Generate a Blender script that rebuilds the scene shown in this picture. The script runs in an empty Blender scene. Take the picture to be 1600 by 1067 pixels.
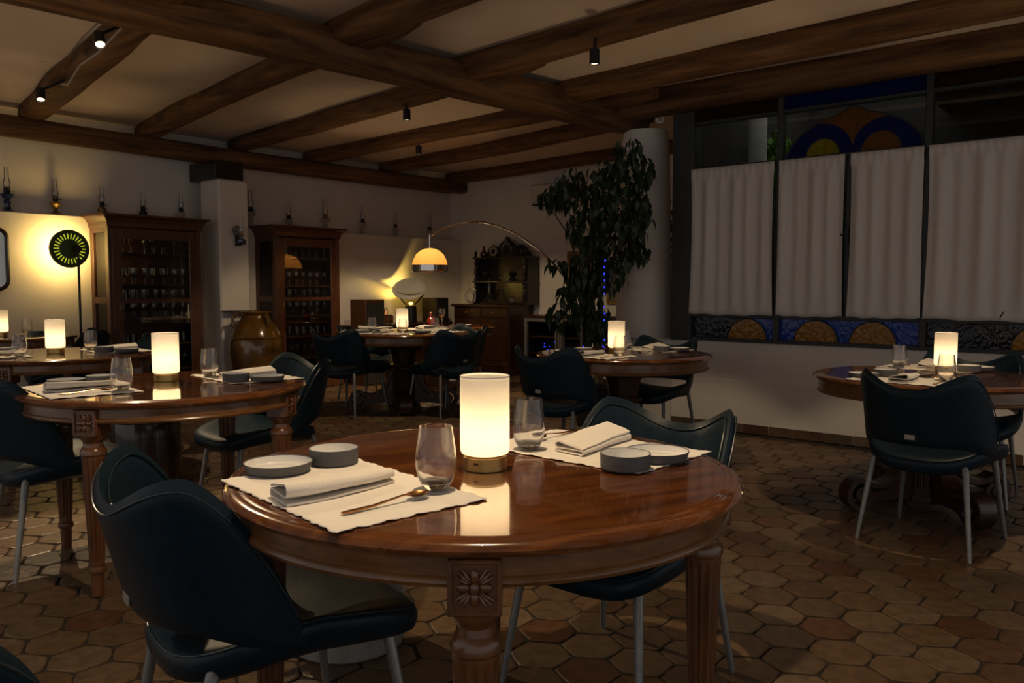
import bpy, bmesh, math, random
from mathutils import Vector, Matrix, noise
random.seed(7)
PI = math.pi
S = bpy.context.scene
C = S.collection

# ---------------------------------------------------------------- camera
CAM_H, YAW = 1.19, 39.8
cd = bpy.data.cameras.new('camera'); cam = bpy.data.objects.new('camera', cd); C.objects.link(cam)
cd.sensor_width = 36; cd.lens = 1270 / 1600 * 36; cd.clip_start = .05; cd.clip_end = 200
cam.location = (0, 0, CAM_H)
cam.rotation_euler = (math.radians(90 - 3.76), 0, math.radians(YAW - 90))
S.camera = cam

# ---------------------------------------------------------------- world, exposure
w = bpy.data.worlds.new('world'); S.world = w; w.use_nodes = True
bg = w.node_tree.nodes['Background']
bg.inputs[0].default_value = (1.0, .94, .89, 1); bg.inputs[1].default_value = .44
vs = S.view_settings
vs.view_transform = 'Standard'; vs.look = 'None'; vs.exposure = 0; vs.gamma = 1; vs.use_curve_mapping = False
S.cycles.use_denoising = True
S.cycles.caustics_reflective = False; S.cycles.caustics_refractive = False
S.cycles.max_bounces = 12; S.cycles.transmission_bounces = 12; S.cycles.transparent_max_bounces = 16
S.cycles.sample_clamp_indirect = 6
SPOT_W, LAMP_E = 62.0, 13.5
WARM = (1.0, .74, .44)

# ---------------------------------------------------------------- materials
M = {}
def _mat(name):
    m = bpy.data.materials.new(name); m.use_nodes = True; M[name] = m
    nt = m.node_tree; return m, nt, nt.nodes['Principled BSDF']
def ramp(nt, fac, cols):
    r = nt.nodes.new('ShaderNodeValToRGB')
    el = r.color_ramp.elements
    while len(el) < len(cols): el.new(.5)
    for e, (p, c) in zip(el, cols): e.position = p; e.color = (*c, 1)
    nt.links.new(fac, r.inputs[0]); return r.outputs[0]
def coords(nt, scale=(1, 1, 1), kind='Object', rot=(0, 0, 0)):
    tc = nt.nodes.new('ShaderNodeTexCoord'); mp = nt.nodes.new('ShaderNodeMapping')
    mp.inputs['Scale'].default_value = scale; mp.inputs['Rotation'].default_value = rot
    nt.links.new(tc.outputs[kind], mp.inputs[0]); return mp.outputs[0]
def noisef(nt, vec, scale, detail=4, rough=.5, dist=0):
    n = nt.nodes.new('ShaderNodeTexNoise'); n.inputs['Scale'].default_value = scale
    n.inputs['Detail'].default_value = detail; n.inputs['Roughness'].default_value = rough
    n.inputs['Distortion'].default_value = dist
    if vec is not None: nt.links.new(vec, n.inputs['Vector'])
    return n.outputs['Fac']
def bump(nt, b, fac, strength, dist=.01):
    bm = nt.nodes.new('ShaderNodeBump'); bm.inputs['Strength'].default_value = strength
    bm.inputs['Distance'].default_value = dist
    nt.links.new(fac, bm.inputs['Height']); nt.links.new(bm.outputs[0], b.inputs['Normal'])
def noisy(name, c1, c2, scale, rough, sc=(1, 1, 1), bs=0, bscale=None, metal=0, spec=.5, coat=0, detail=5, dist=0, coat_r=.08):
    m, nt, b = _mat(name)
    v = coords(nt, sc); f = noisef(nt, v, scale, detail, .55, dist)
    nt.links.new(ramp(nt, f, [(.3, c1), (.7, c2)]), b.inputs['Base Color'])
    b.inputs['Roughness'].default_value = rough; b.inputs['Metallic'].default_value = metal
    b.inputs['Specular IOR Level'].default_value = spec
    b.inputs['Coat Weight'].default_value = coat; b.inputs['Coat Roughness'].default_value = coat_r
    if bs: bump(nt, b, noisef(nt, v, bscale or scale * 3, 4), bs)
    return m
noisy('plaster', (.72, .66, .60), (.78, .72, .66), 3, .9, bs=.25, bscale=14, spec=.2)
noisy('ceiling_plaster', (.68, .58, .49), (.76, .66, .57), 2, .95, bs=.2, bscale=9, spec=.1)
for nm_, sc_l in (('log_x', (.35, 5, 5)), ('log_y', (5, .35, 5))):
    noisy(nm_, (.050, .024, .010), (.24, .125, .052), 3.2, .7, sc=sc_l, bs=.8, bscale=7, spec=.2, detail=8, dist=.5)
noisy('mahogany', (.050, .012, .003), (.205, .065, .014), 2.6, .16, sc=(1, 9, 9), coat=1, dist=.6, spec=.5, coat_r=.03)
M['mahogany'].node_tree.nodes['Principled BSDF'].inputs['Coat IOR'].default_value = 1.85
noisy('apron_wood', (.095, .036, .010), (.20, .085, .026), 5, .3, sc=(3, 3, 12), coat=.5, spec=.4, coat_r=.2)
noisy('carved_wood', (.075, .027, .009), (.15, .056, .018), 6, .28, sc=(4, 4, 1), coat=.5, coat_r=.2)
noisy('dark_wood', (.024, .008, .004), (.056, .019, .009), 5, .35, sc=(4, 4, 1), coat=.3, coat_r=.2)
noisy('cabinet_wood', (.060, .020, .008), (.12, .042, .016), 4, .4, sc=(4, 4, 1), coat=.2, coat_r=.25)
noisy('black_wood', (.010, .006, .005), (.022, .012, .009), 4, .3, sc=(4, 4, 1), coat=.3)
noisy('leather', (.0040, .0125, .0215), (.0075, .0195, .032), 60, .40, bs=.12, bscale=240, spec=.24)
noisy('leather_seam', (.010, .022, .030), (.016, .034, .044), 90, .35)
noisy('leg_metal', (.20, .20, .20), (.26, .26, .255), 30, .42, metal=.55)
noisy('plate_metal', (.42, .38, .32), (.5, .46, .4), 30, .4, metal=.6)
noisy('linen', (.76, .71, .65), (.84, .79, .73), 140, .9, bs=.25, bscale=500, spec=.1)
noisy('paper', (.80, .755, .70), (.84, .79, .735), 20, .85, bs=.08, bscale=90, spec=.1)
noisy('grey_ceramic', (.085, .086, .093), (.105, .106, .113), 160, .75, bs=.1, bscale=400)
noisy('white_glaze', (.74, .73, .71), (.80, .79, .77), 8, .12, spec=.6)
noisy('copper', (.42, .19, .075), (.50, .24, .10), 12, .22, metal=1)
noisy('brass', (.40, .26, .09), (.48, .32, .12), 30, .34, metal=1)
noisy('old_brass', (.20, .12, .04), (.34, .21, .07), 30, .45, metal=.8)
noisy('chrome', (.62, .60, .56), (.68, .66, .62), 10, .12, metal=1)
noisy('black_metal', (.008, .008, .008), (.014, .014, .014), 30, .4, metal=.2)
noisy('iron', (.022, .024, .023), (.034, .036, .034), 30, .55, bs=.1, bscale=80)
noisy('curtain', (.60, .56, .53), (.66, .62, .585), 90, .95, bs=.15, bscale=300, spec=.05)
noisy('white_plastic', (.60, .55, .49), (.64, .59, .53), 10, .5)
noisy('porcelain', (.34, .30, .25), (.40, .36, .30), 18, .3)
noisy('blue_glass', (.010, .020, .06), (.015, .035, .10), 12, .1, coat=.5)
noisy('red_glass', (.08, .004, .003), (.14, .008, .004), 12, .08, coat=.6)
noisy('jar_glaze', (.030, .016, .003), (.20, .095, .016), 5, .2, bs=.25, bscale=9, coat=.6, detail=7)
noisy('barrel', (.012, .005, .004), (.026, .010, .008), 6, .25, sc=(6, 6, 1), coat=.5)
noisy('grey_stool', (.20, .19, .175), (.27, .255, .235), 6, .6, sc=(9, 9, 1))
noisy('bark', (.05, .034, .02), (.10, .07, .042), 12, .8, sc=(3, 3, 1), bs=.4)
noisy('leaf', (.010, .022, .008), (.026, .048, .015), 9, .42, spec=.4)
noisy('reflected_leaf', (.12, .26, .02), (.26, .46, .05), 9, .5)
noisy('gold_frame', (.24, .13, .03), (.40, .23, .06), 20, .4, metal=.6)
noisy('picture', (.05, .08, .09), (.16, .15, .10), 9, .5)
noisy('mirror_glass', (.35, .35, .33), (.4, .4, .38), 5, .08, metal=1)
noisy('silver', (.30, .29, .27), (.42, .41, .38), 20, .3, metal=.8)
noisy('reflector', (.46, .44, .42), (.52, .5, .48), 8, .5)
noisy('grout', (.020, .014, .010), (.040, .028, .019), 20, .95, bs=.4, bscale=120)
noisy('added_dark', (.028, .027, .026), (.05, .048, .045), 3, .9)
noisy('speaker_cloth', (.006, .006, .006), (.010, .010, .010), 200, .9)
noisy('speaker_wood', (.085, .034, .012), (.13, .055, .020), 6, .45, sc=(6, 6, 1))
noisy('wire', (.28, .26, .24), (.34, .32, .30), 10, .6)
noisy('tan_lining', (.10, .085, .07), (.13, .11, .09), 20, .8)
def tile_mat(name, src):
    m, nt, b = _mat(name)
    v = coords(nt, (1, 1, 1)); f = noisef(nt, v, 18, 6, .65)
    if src == 'obj':
        n = nt.nodes.new('ShaderNodeObjectInfo'); rnd = n.outputs['Random']
    else:
        n = nt.nodes.new('ShaderNodeAttribute'); n.attribute_name = 'tint'; rnd = n.outputs['Fac']
    base = ramp(nt, rnd, [(0, (.098, .044, .024)), (.2, (.140, .085, .048)), (.4, (.095, .061, .037)), (.6, (.165, .112, .068)), (.8, (.115, .066, .037)), (1, (.150, .104, .066))])
    mx = nt.nodes.new('ShaderNodeMix'); mx.data_type = 'RGBA'; mx.blend_type = 'MULTIPLY'; mx.inputs[0].default_value = .8
    nt.links.new(base, mx.inputs[6]); nt.links.new(ramp(nt, f, [(.28, (.40, .38, .36)), (.5, (.9, .9, .88)), (.72, (1.25, 1.25, 1.2))]), mx.inputs[7])
    nt.links.new(mx.outputs[2], b.inputs['Base Color'])
    b.inputs['Roughness'].default_value = .36; b.inputs['Specular IOR Level'].default_value = .4
    bump(nt, b, noisef(nt, v, 26, 5), .35, .01)
tile_mat('tile', 'obj'); tile_mat('tile_far', 'attr')
def thin_glass(name, tint=(1, 1, 1), rough=.02, body=.04, f0=1.45):
    m = bpy.data.materials.new(name); m.use_nodes = True; M[name] = m
    nt = m.node_tree; nt.nodes.clear()
    out = nt.nodes.new('ShaderNodeOutputMaterial'); tr = nt.nodes.new('ShaderNodeBsdfTransparent'); gl = nt.nodes.new('ShaderNodeBsdfGlossy')
    tr.inputs[0].default_value = (*tint, 1); gl.inputs['Roughness'].default_value = rough
    fr = nt.nodes.new('ShaderNodeFresnel'); fr.inputs[0].default_value = f0
    ad = nt.nodes.new('ShaderNodeMath'); ad.operation = 'ADD'; ad.use_clamp = True; ad.inputs[1].default_value = body
    nt.links.new(fr.outputs[0], ad.inputs[0])
    mx = nt.nodes.new('ShaderNodeMixShader')
    nt.links.new(ad.outputs[0], mx.inputs[0]); nt.links.new(tr.outputs[0], mx.inputs[1]); nt.links.new(gl.outputs[0], mx.inputs[2])
    nt.links.new(mx.outputs[0], out.inputs[0])
m = bpy.data.materials.new('glass'); m.use_nodes = True; M['glass'] = m; nt = m.node_tree; nt.nodes.clear()
o_ = nt.nodes.new('ShaderNodeOutputMaterial'); g_ = nt.nodes.new('ShaderNodeBsdfGlass'); g_.inputs['IOR'].default_value = 1.47; g_.inputs['Roughness'].default_value = 0
g_.inputs['Color'].default_value = (1, 1, 1, 1); t_ = nt.nodes.new('ShaderNodeBsdfTransparent'); x_ = nt.nodes.new('ShaderNodeMixShader'); x_.inputs[0].default_value = .93
nt.links.new(t_.outputs[0], x_.inputs[1]); nt.links.new(g_.outputs[0], x_.inputs[2]); nt.links.new(x_.outputs[0], o_.inputs[0])
thin_glass('glassware', (.985, .985, .985), .02, .03, 1.3)
thin_glass('pane', (.92, .93, .92), .01, .01)
thin_glass('window_pane', (.75, .80, .80), .015, .03)
def stained(name, col, rough, bs, trans):
    m, nt, b = _mat(name)
    v = coords(nt, (1, 1, 1))
    f = noisef(nt, v, 30, 3)
    nt.links.new(ramp(nt, f, [(.2, tuple(.7 * c for c in col)), (.8, tuple(1.2 * c for c in col))]), b.inputs['Base Color'])
    b.inputs['Roughness'].default_value = rough; b.inputs['Transmission Weight'].default_value = trans
    b.inputs['IOR'].default_value = 1.45; b.inputs['Specular IOR Level'].default_value = .3
    bump(nt, b, noisef(nt, coords(nt, (1, 1, .6)), 48, 1), bs, .0045)
stained('stained_blue', (.008, .050, .36), .06, .8, .1)
stained('stained_navy', (.008, .011, .085), .12, .12, .1)
stained('stained_amber', (.30, .13, .010), .06, 1.0, .1)
stained('stained_brown', (.14, .055, .014), .12, .10, .1)
stained('stained_yellow', (.20, .17, .012), .12, .3, .1)
stained('stained_dark', (.012, .012, .024), .06, 1.0, .1)
stained('beam_reflection', (.030, .010, .006), .15, .1, .1)  # reflection of the window beam, painted as a red-brown pane colour
def emit(name, col, st):
    m = bpy.data.materials.new(name); m.use_nodes = True; M[name] = m
    nt = m.node_tree; nt.nodes.clear()
    o = nt.nodes.new('ShaderNodeOutputMaterial'); e = nt.nodes.new('ShaderNodeEmission')
    e.inputs[0].default_value = (*col, 1); e.inputs[1].default_value = st; nt.links.new(e.outputs[0], o.inputs[0])
emit('led_rod', (1.0, .67, .34), LAMP_E)
emit('spot_lens', (1.0, .8, .5), 2.2)
emit('blue_led', (.03, .05, 1.0), 2.2)
emit('green_slot', (.80, .88, .05), .62)
emit('arc_bulb', (1.0, .62, .26), 27)
thin_glass('bowl_glass', (1, .97, .85), .05, .01, 1.12)
emit('bowl_bulb', (1.0, .75, .25), 4)
emit('tube_glow', (1.0, .35, .08), .6)
def shade(name, col, dcol, tfac):
    m = bpy.data.materials.new(name); m.use_nodes = True; M[name] = m
    nt = m.node_tree; nt.nodes.clear()
    o = nt.nodes.new('ShaderNodeOutputMaterial'); t = nt.nodes.new('ShaderNodeBsdfTranslucent'); d = nt.nodes.new('ShaderNodeBsdfDiffuse')
    t.inputs[0].default_value = (*col, 1); d.inputs[0].default_value = (*dcol, 1)
    mx = nt.nodes.new('ShaderNodeMixShader'); mx.inputs[0].default_value = tfac
    nt.links.new(d.outputs[0], mx.inputs[1]); nt.links.new(t.outputs[0], mx.inputs[2]); nt.links.new(mx.outputs[0], o.inputs[0])
shade('lamp_shade', (.95, .93, .88), (.9, .88, .84), .5)
shade('arc_shade', (1.0, .60, .22), (.85, .50, .20), .55)

# ---------------------------------------------------------------- mesh helpers
class MB:
    def __init__(s): s.v = []; s.f = []
    def add(s, vs, fs):
        o = len(s.v); s.v += [tuple(x) for x in vs]; s.f += [tuple(i + o for i in f) for f in fs]; return s
    def box(s, x0, x1, y0, y1, z0, z1, b=0):
        if x0 > x1: x0, x1 = x1, x0
        if y0 > y1: y0, y1 = y1, y0
        if z0 > z1: z0, z1 = z1, z0
        if b <= 0:
            return s.add([(x, y, z) for z in (z0, z1) for y in (y0, y1) for x in (x0, x1)],
                         [(0, 2, 3, 1), (4, 5, 7, 6), (0, 1, 5, 4), (2, 6, 7, 3), (0, 4, 6, 2), (1, 3, 7, 5)])
        b = min(b, .45 * min(x1 - x0, y1 - y0, z1 - z0))
        bm = bmesh.new()
        for x, dx in ((x0, b), (x1, -b)):
            for y, dy in ((y0, b), (y1, -b)):
                for z, dz in ((z0, b), (z1, -b)):
                    bm.verts.new((x + dx, y + dy, z)); bm.verts.new((x + dx, y, z + dz)); bm.verts.new((x, y + dy, z + dz))
        bmesh.ops.convex_hull(bm, input=bm.verts[:]); bm.verts.index_update()
        bmesh.ops.dissolve_limit(bm, angle_limit=.01, verts=bm.verts[:], edges=bm.edges[:]); bm.verts.index_update()
        s.add([v.co[:] for v in bm.verts], [[v.index for v in f.verts] for f in bm.faces]); bm.free(); return s
    def lathe(s, prof, n=32, c=(0, 0, 0), flute=None, close=True):
        vs = []; m = len(prof)
        for r, z in prof:
            for k in range(n):
                a = 2 * PI * k / n
                rr = r if flute is None else r * flute(a, z)
                vs.append((c[0] + rr * math.cos(a), c[1] + rr * math.sin(a), c[2] + z))
        fs = [(i * n + k, i * n + (k + 1) % n, (i + 1) * n + (k + 1) % n, (i + 1) * n + k) for i in range(m - 1) for k in range(n)]
        if close:
            if prof[0][0] > 1e-6: fs.append(tuple(range(n - 1, -1, -1)))
            if prof[-1][0] > 1e-6: fs.append(tuple((m - 1) * n + k for k in range(n)))
        return s.add(vs, fs)
    def sweep(s, path, sec, closed_sec=True, cap=True, up=(0, 0, 1), scale=None, fixed=None):
        P = [Vector(p) for p in path]; m = len(P); n = len(sec); vs = []
        up = Vector(up); pn = None
        for i, p in enumerate(P):
            t = (P[min(i + 1, m - 1)] - P[max(i - 1, 0)]).normalized()
            if fixed is not None: bx = Vector(fixed)
            else:
                bx = t.cross(up)
                if bx.length < 1e-4: bx = pn if pn is not None else t.cross(Vector((1, .1, 0)))
                bx.normalize()
                if pn is not None and bx.dot(pn) < 0: bx = -bx
                pn = bx
            by = bx.cross(t).normalized(); k = 1 if scale is None else scale[i]
            for (a, b_) in sec: vs.append(p + bx * a * k + by * b_ * k)
        nn = n if closed_sec else n - 1
        fs = [(i * n + k, i * n + (k + 1) % n, (i + 1) * n + (k + 1) % n, (i + 1) * n + k) for i in range(m - 1) for k in range(nn)]
        if cap and closed_sec: fs += [tuple(range(n - 1, -1, -1)), tuple((m - 1) * n + k for k in range(n))]
        return s.add(vs, fs)
    def tube(s, path, r, n=8, cap=True):
        sec = [(math.cos(2 * PI * k / n), math.sin(2 * PI * k / n)) for k in range(n)]
        rs = r if isinstance(r, (list, tuple)) else [r] * len(path)
        return s.sweep(path, sec, cap=cap, scale=rs)
    def prism(s, poly, axis, a0, a1):
        # poly: 2-D outline; axis 'x','y','z' = extrusion axis
        def put(p, q):
            return {'x': (q, p[0], p[1]), 'y': (p[0], q, p[1]), 'z': (p[0], p[1], q)}[axis]
        n = len(poly); vs = [put(p, a0) for p in poly] + [put(p, a1) for p in poly]
        fs = [tuple(range(n - 1, -1, -1)), tuple(range(n, 2 * n))] + [(k, (k + 1) % n, n + (k + 1) % n, n + k) for k in range(n)]
        return s.add(vs, fs)
    def ellipsoid(s, c, r, n=12, m=7):
        vs = []
        for i in range(m + 1):
            t = PI * i / m - PI / 2
            for k in range(n):
                a = 2 * PI * k / n
                vs.append((c[0] + r[0] * math.cos(t) * math.cos(a), c[1] + r[1] * math.cos(t) * math.sin(a), c[2] + r[2] * math.sin(t)))
        return s.add(vs, [(i * n + k, i * n + (k + 1) % n, (i + 1) * n + (k + 1) % n, (i + 1) * n + k) for i in range(m) for k in range(n)])
    def grid(s, fn, nu, nv):
        vs = [fn(i / nu, j / nv) for j in range(nv + 1) for i in range(nu + 1)]; k = nu + 1
        return s.add(vs, [(j * k + i, j * k + i + 1, (j + 1) * k + i + 1, (j + 1) * k + i) for j in range(nv) for i in range(nu)])
    def mesh(s, name, mat, angle=35):
        me = bpy.data.meshes.new(name); me.from_pydata(s.v, [], s.f)
        bm = bmesh.new(); bm.from_mesh(me)
        bmesh.ops.remove_doubles(bm, verts=bm.verts[:], dist=1e-6)
        bmesh.ops.recalc_face_normals(bm, faces=bm.faces[:]); bm.to_mesh(me); bm.free()
        me.materials.append(M[mat]); me.shade_smooth(); me.set_sharp_from_angle(angle=math.radians(angle)); return me
def link(name, me, parent=None, loc=(0, 0, 0), rz=0):
    o = bpy.data.objects.new(name, me); C.objects.link(o); o.location = loc; o.rotation_euler = (0, 0, rz)
    if parent: o.parent = parent
    return o
def obj(name, mb, mat, parent=None, loc=(0, 0, 0), rz=0, angle=35):
    return link(name, mb.mesh(name, mat, angle), parent, loc, rz)
def tag(o, label=None, cat=None, group=None, kind=None):
    if label: o['label'] = label
    if cat: o['category'] = cat
    if group: o['group'] = group
    if kind: o['kind'] = kind
    return o
def empty(name, loc, rz=0, label=None, cat=None, group=None):
    o = bpy.data.objects.new(name, None); C.objects.link(o); o.location = loc; o.rotation_euler = (0, 0, rz); o.empty_display_size = .1
    return tag(o, label, cat, group)
def copy_tree(o, loc, rz, label=None, group=None, parent=None):
    c = o.copy(); C.objects.link(c); c.location = loc; c.rotation_euler = (0, 0, rz); c.parent = parent
    if label: c['label'] = label
    if group: c['group'] = group
    for ch in o.children:
        copy_child(ch, c)
    return c
def copy_child(o, p):
    c = o.copy(); C.objects.link(c); c.parent = p
    for ch in o.children: copy_child(ch, c)
R = math.radians
FW = Vector((math.cos(R(YAW)), math.sin(R(YAW)), 0)); RT = Vector((math.sin(R(YAW)), -math.cos(R(YAW)), 0))
def spot(parent, loc, target, watts, size=80, blend=.25, col=WARM, rad=.025):
    l = bpy.data.lights.new('spot_light', 'SPOT'); l.energy = watts; l.spot_size = R(size); l.spot_blend = blend; l.color = col; l.shadow_soft_size = rad
    o = bpy.data.objects.new('spot_light', l); C.objects.link(o); o.parent = parent
    o.location = loc; d = Vector(target) - Vector(loc) - (parent.location if parent else Vector())
    o.rotation_euler = d.to_track_quat('-Z', 'Y').to_euler(); return o
def point(parent, loc, watts, col=WARM, rad=.03):
    l = bpy.data.lights.new('bulb_light', 'POINT'); l.energy = watts; l.color = col; l.shadow_soft_size = rad
    o = bpy.data.objects.new('bulb_light', l); C.objects.link(o); o.parent = parent; o.location = loc; return o

# ================================================================ SETTING
WX = 6.35          # window wall
VB = 8.6           # back wall (upper), ledge face at 8.4
UE = 8.89          # end wall
CZ = 2.87          # ceiling
tag(obj('wall_back', MB().box(-1.5, UE + .2, VB, VB + .2, 0, CZ), 'plaster'), kind='structure', label='white plaster wall behind the oil lamp ledge')
tag(obj('wall_ledge', MB().box(-1.5, UE, 8.4, VB, 0, 1.9, .012), 'plaster'), kind='structure', label='thicker white lower wall whose ledge carries oil lamps')
tag(obj('wall_end', MB().box(UE, UE + .2, 3.3, VB, 0, CZ), 'plaster'), kind='structure', label='white wall behind the carved buffet')
tag(obj('wall_return', MB().box(WX + .12, UE, 3.3, 3.42, 0, CZ), 'plaster'), kind='structure', label='return wall beyond the window post')
wr = tag(obj('wall_window', MB().box(WX, WX + .12, -2.5, 3.46, .43, .745).box(WX - .03, WX + .12, -2.5, 3.46, 0, .43, .008), 'plaster'), kind='structure', label='low white wall below the curtained window')
mb = MB()
tag(obj('wall_parapet', MB().box(WX, 7.0, 3.462, 4.32, 0, .745, .015), 'plaster'), kind='structure', label='low white parapet under the plaster column')
# pillar by the jar
tag(obj('wall_pillar', MB().box(4.73, 5.09, 8.02, 8.4, 0, 2.36, .02), 'plaster'), kind='structure', label='square white plaster pillar between the glass cabinets')
tag(obj('trim_1', MB().box(4.72, 5.06, 8.06, 8.6, 2.36, 2.56, .01), 'black_wood'), kind='structure', label='dark block on top of the plaster pillar')
# round column
mb = MB(); prof = [(.30 - .085 * (z / 2.58) ** .6 if z < 2.55 else .20, z) for z in [.746, .8, .9, 1.1, 1.4, 1.8, 2.2, 2.5, 2.56, 2.60]]
tag(obj('wall_column', mb.lathe(prof, 48, (6.53, 3.86, 0)), 'plaster'), kind='structure', label='round white plaster column beside the tall ficus')
# terracotta baseboard tiles
bb = tag(link('baseboard_window', None), kind='structure'); bb['label'] = 'terracotta tile baseboard under the window wall'
bm_ = MB().box(-.006, .006, -.107, .107, 0, .075, .003).mesh('baseboard_tile', 'tile')
for k in range(24): link('baseboard_tile', bm_, bb, (WX - .036 + random.uniform(-.001, .001), 3.34 - .22 * k, 0))
# ceiling
ceil = tag(obj('ceiling', MB().box(-1.5, WX + .15, -3.0, VB + .2, CZ, CZ + .12).box(WX + .15, UE + .2, 3.3, VB + .2, CZ, CZ + .12), 'ceiling_plaster'), kind='structure', label='off white plaster ceiling crossed by dark timber beams')
def log(name, p0, p1, w_, z0, z1, seed, parent=ceil):
    rnd = random.Random(seed); n = 26; a = Vector((p0[0], p0[1], 0)); b = Vector((p1[0], p1[1], 0))
    L = (b - a).length; d = (b - a) / L; sd = Vector((d.y, -d.x, 0)); ns = 14; vs = []; cz = (z0 + z1) / 2; hh = (z1 - z0) / 2
    for i in range(n + 1):
        t = i / n; off = .018 * math.sin(t * 5 + seed) + .008 * math.sin(t * 13 + seed * 2)
        zo = .010 * math.sin(t * 7 + seed * 3); c = a + d * L * t + sd * off
        ws = w_ / 2 * (1 + .07 * math.sin(t * 9 + seed) + .05 * math.sin(t * 23 + seed * 1.7))
        e = 1 if 0 < i < n else .82
        for k in range(ns):
            th = 2 * PI * k / ns; cx, sx = math.cos(th), math.sin(th)
            x = math.copysign(abs(cx) ** .62, cx) * ws * e; z = math.copysign(abs(sx) ** .62, sx) * hh * e
            nz = 1 + .05 * noise.noise(Vector((th * 1.5, t * L * 2.4, seed * 3.1)))
            vs.append(c + sd * x * nz + Vector((0, 0, cz + zo + z * nz)))
    m = MB(); m.add(vs, [(i * ns + k, i * ns + (k + 1) % ns, (i + 1) * ns + (k + 1) % ns, (i + 1) * ns + k) for i in range(n) for k in range(ns)] + [tuple(range(ns)), tuple(n * ns + k for k in range(ns))])
    return obj(name, m, 'log_x' if abs(d.x) > abs(d.y) else 'log_y', parent, angle=50)
log('main_beam', (-.6, 4.68), (6.62, 3.98), .30, 2.59, 2.83, 1)['label'] = 'thick dark log beam resting on the round column'
log('wall_beam', (-.6, 8.33), (8.86, 8.33), .22, 2.56, 2.75, 2)['label'] = 'dark timber beam along the oil lamp wall'
for i, (p0, p1, w_) in enumerate([((1.9, 8.5), (1.15, 4.0), .22), ((3.05, 8.5), (2.28, 4.0), .24), ((4.15, 8.5), (3.37, 3.62), .22), ((5.25, 8.5), (4.60, 3.60), .22), ((6.28, 8.5), (5.95, 3.45), .22), ((7.5, 8.5), (6.85, 4.0), .22), ((8.75, 8.5), (8.35, 3.5), .22)]):
    log('joist', p0, p1, w_, 2.73, 2.90, 10 + i)
for i, (p0, p1, w_) in enumerate([((1.10, 4.6), (.6, -2.5), .22), ((2.25, 4.55), (1.55, -2.5), .22), ((3.42, 4.45), (2.62, -2.5), .20), ((4.52, 4.45), (3.85, -2.5), .21), ((5.56, 4.2), (5.06, -2.5), .24)]):
    log('joist', p0, p1, w_, 2.71, 2.90, 30 + i)
log('window_beam', (6.25, 4.3), (6.22, -2.5), .25, 2.66, 2.90, 50)['label'] = 'dark timber beam above the curtained window'

# ---------------------------------------------------------------- window
win = tag(link('window_1', None), kind='structure'); win['label'] = 'iron framed window with stained glass above and below white curtains'
def bar(y0, y1, z0, z1, x0=WX - .03, x1=WX + .05, name='frame_bar'): return obj(name, MB().box(x0, x1, y0, y1, z0, z1, .004), 'iron', win)
obj('post', MB().box(WX - .05, WX + .14, 3.27, 3.46, .745, 2.70, .01), 'iron', win)
ys = [3.27, 2.53, 1.46, .38, -.8, -2.0]
for y in ys[1:]: bar(y - .022, y + .022, .745, 2.70, name='mullion')
for (a, b) in zip(ys[:-1], ys[1:]):
    m_ = (a + b) / 2
    bar(b + .022, a - (.022 if a < 3.2 else 0), .745, .775, name='bottom_rail'); bar(b + .022, a - (.022 if a < 3.2 else 0), .945, .98, name='rail')
    bar(b + .022, a - (.022 if a < 3.2 else 0), 2.165, 2.20, name='rail'); bar(b + .022, a - (.022 if a < 3.2 else 0), 2.555, 2.58, name='rail')
bar(1.978, 2.012, .98, 2.165, name='mullion')
def pane(y0, y1, z0, z1, mat, name='pane', x=WX + .012): return obj(name, MB().box(x - .003, x + .003, y0, y1, z0, z1), mat, win)
for i, (a, b) in enumerate(zip(ys[:-1], ys[1:])):
    pane(b, a, 2.20, 2.555, 'window_pane')
    pane(b, a, 2.58, 2.70, 'stained_navy' if i == 1 else 'beam_reflection')
    pane(b, a, .98, 2.165, 'window_pane')
    pane(b, a, .775, .945, ['stained_dark', 'stained_blue', 'stained_dark', 'stained_navy', 'stained_navy'][i], 'stained_pane')
def half_disc(yc, zc, r, mat, x, n=18, name='stained_pane', sx=1):
    pts = [(yc + sx * r * math.cos(PI * k / n), zc + r * math.sin(PI * k / n)) for k in range(n + 1)]
    obj(name, MB().prism(pts, 'x', x - .003, x + .003), mat, win)
    obj('lead', MB().tube([(x - .004, p[0], p[1]) for p in pts], .0045, 6), 'iron', win)
xs = WX - .002
half_disc(2.78, .775, .165, 'stained_amber', xs); half_disc(2.22, .775, .165, 'stained_amber', xs); half_disc(1.80, .775, .165, 'stained_amber', xs)
half_disc(1.15, .775, .165, 'stained_dark', xs); half_disc(.75, .775, .165, 'stained_amber', xs)
obj('stained_pane', MB().prism([(2.55, .775), (2.95, .775), (2.78, .945), (2.55, .945)], 'x', xs + .005, xs + .009), 'stained_blue', win)
# pointed arch in the upper middle pane
def arch(y): t = (y - 1.985) / .5; return 2.20 + .300 * max(0, 1 - abs(t) ** 1.9) ** .60 + .045 * max(0, 1 - abs(t) * 4)
yy = [1.485 + k * 1.0 / 40 for k in range(41)]; top = [(y, arch(y)) for y in yy]
obj('stained_pane', MB().prism(top, 'x', WX + .006, WX + .010), 'stained_brown', win)
obj('lead', MB().tube([(WX - .002, *p) for p in top], .007, 6), 'iron', win)
def scall(y):
    return 2.20 + max(.19 * max(0, 1 - ((y - 2.24) / .25) ** 2) ** .5 + .05, .19 * max(0, 1 - ((y - 1.73) / .25) ** 2) ** .5 + .05)
low = [(y, min(scall(y), arch(y))) for y in yy]
low = [(yy[0], 2.20)] + low + [(yy[-1], 2.20)]
obj('stained_pane', MB().prism(low, 'x', WX + .001, WX + .005), 'stained_navy', win)
half_disc(2.20, 2.20, .125, 'stained_yellow', WX - .003); half_disc(1.78, 2.20, .135, 'stained_brown', WX - .003)
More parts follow.
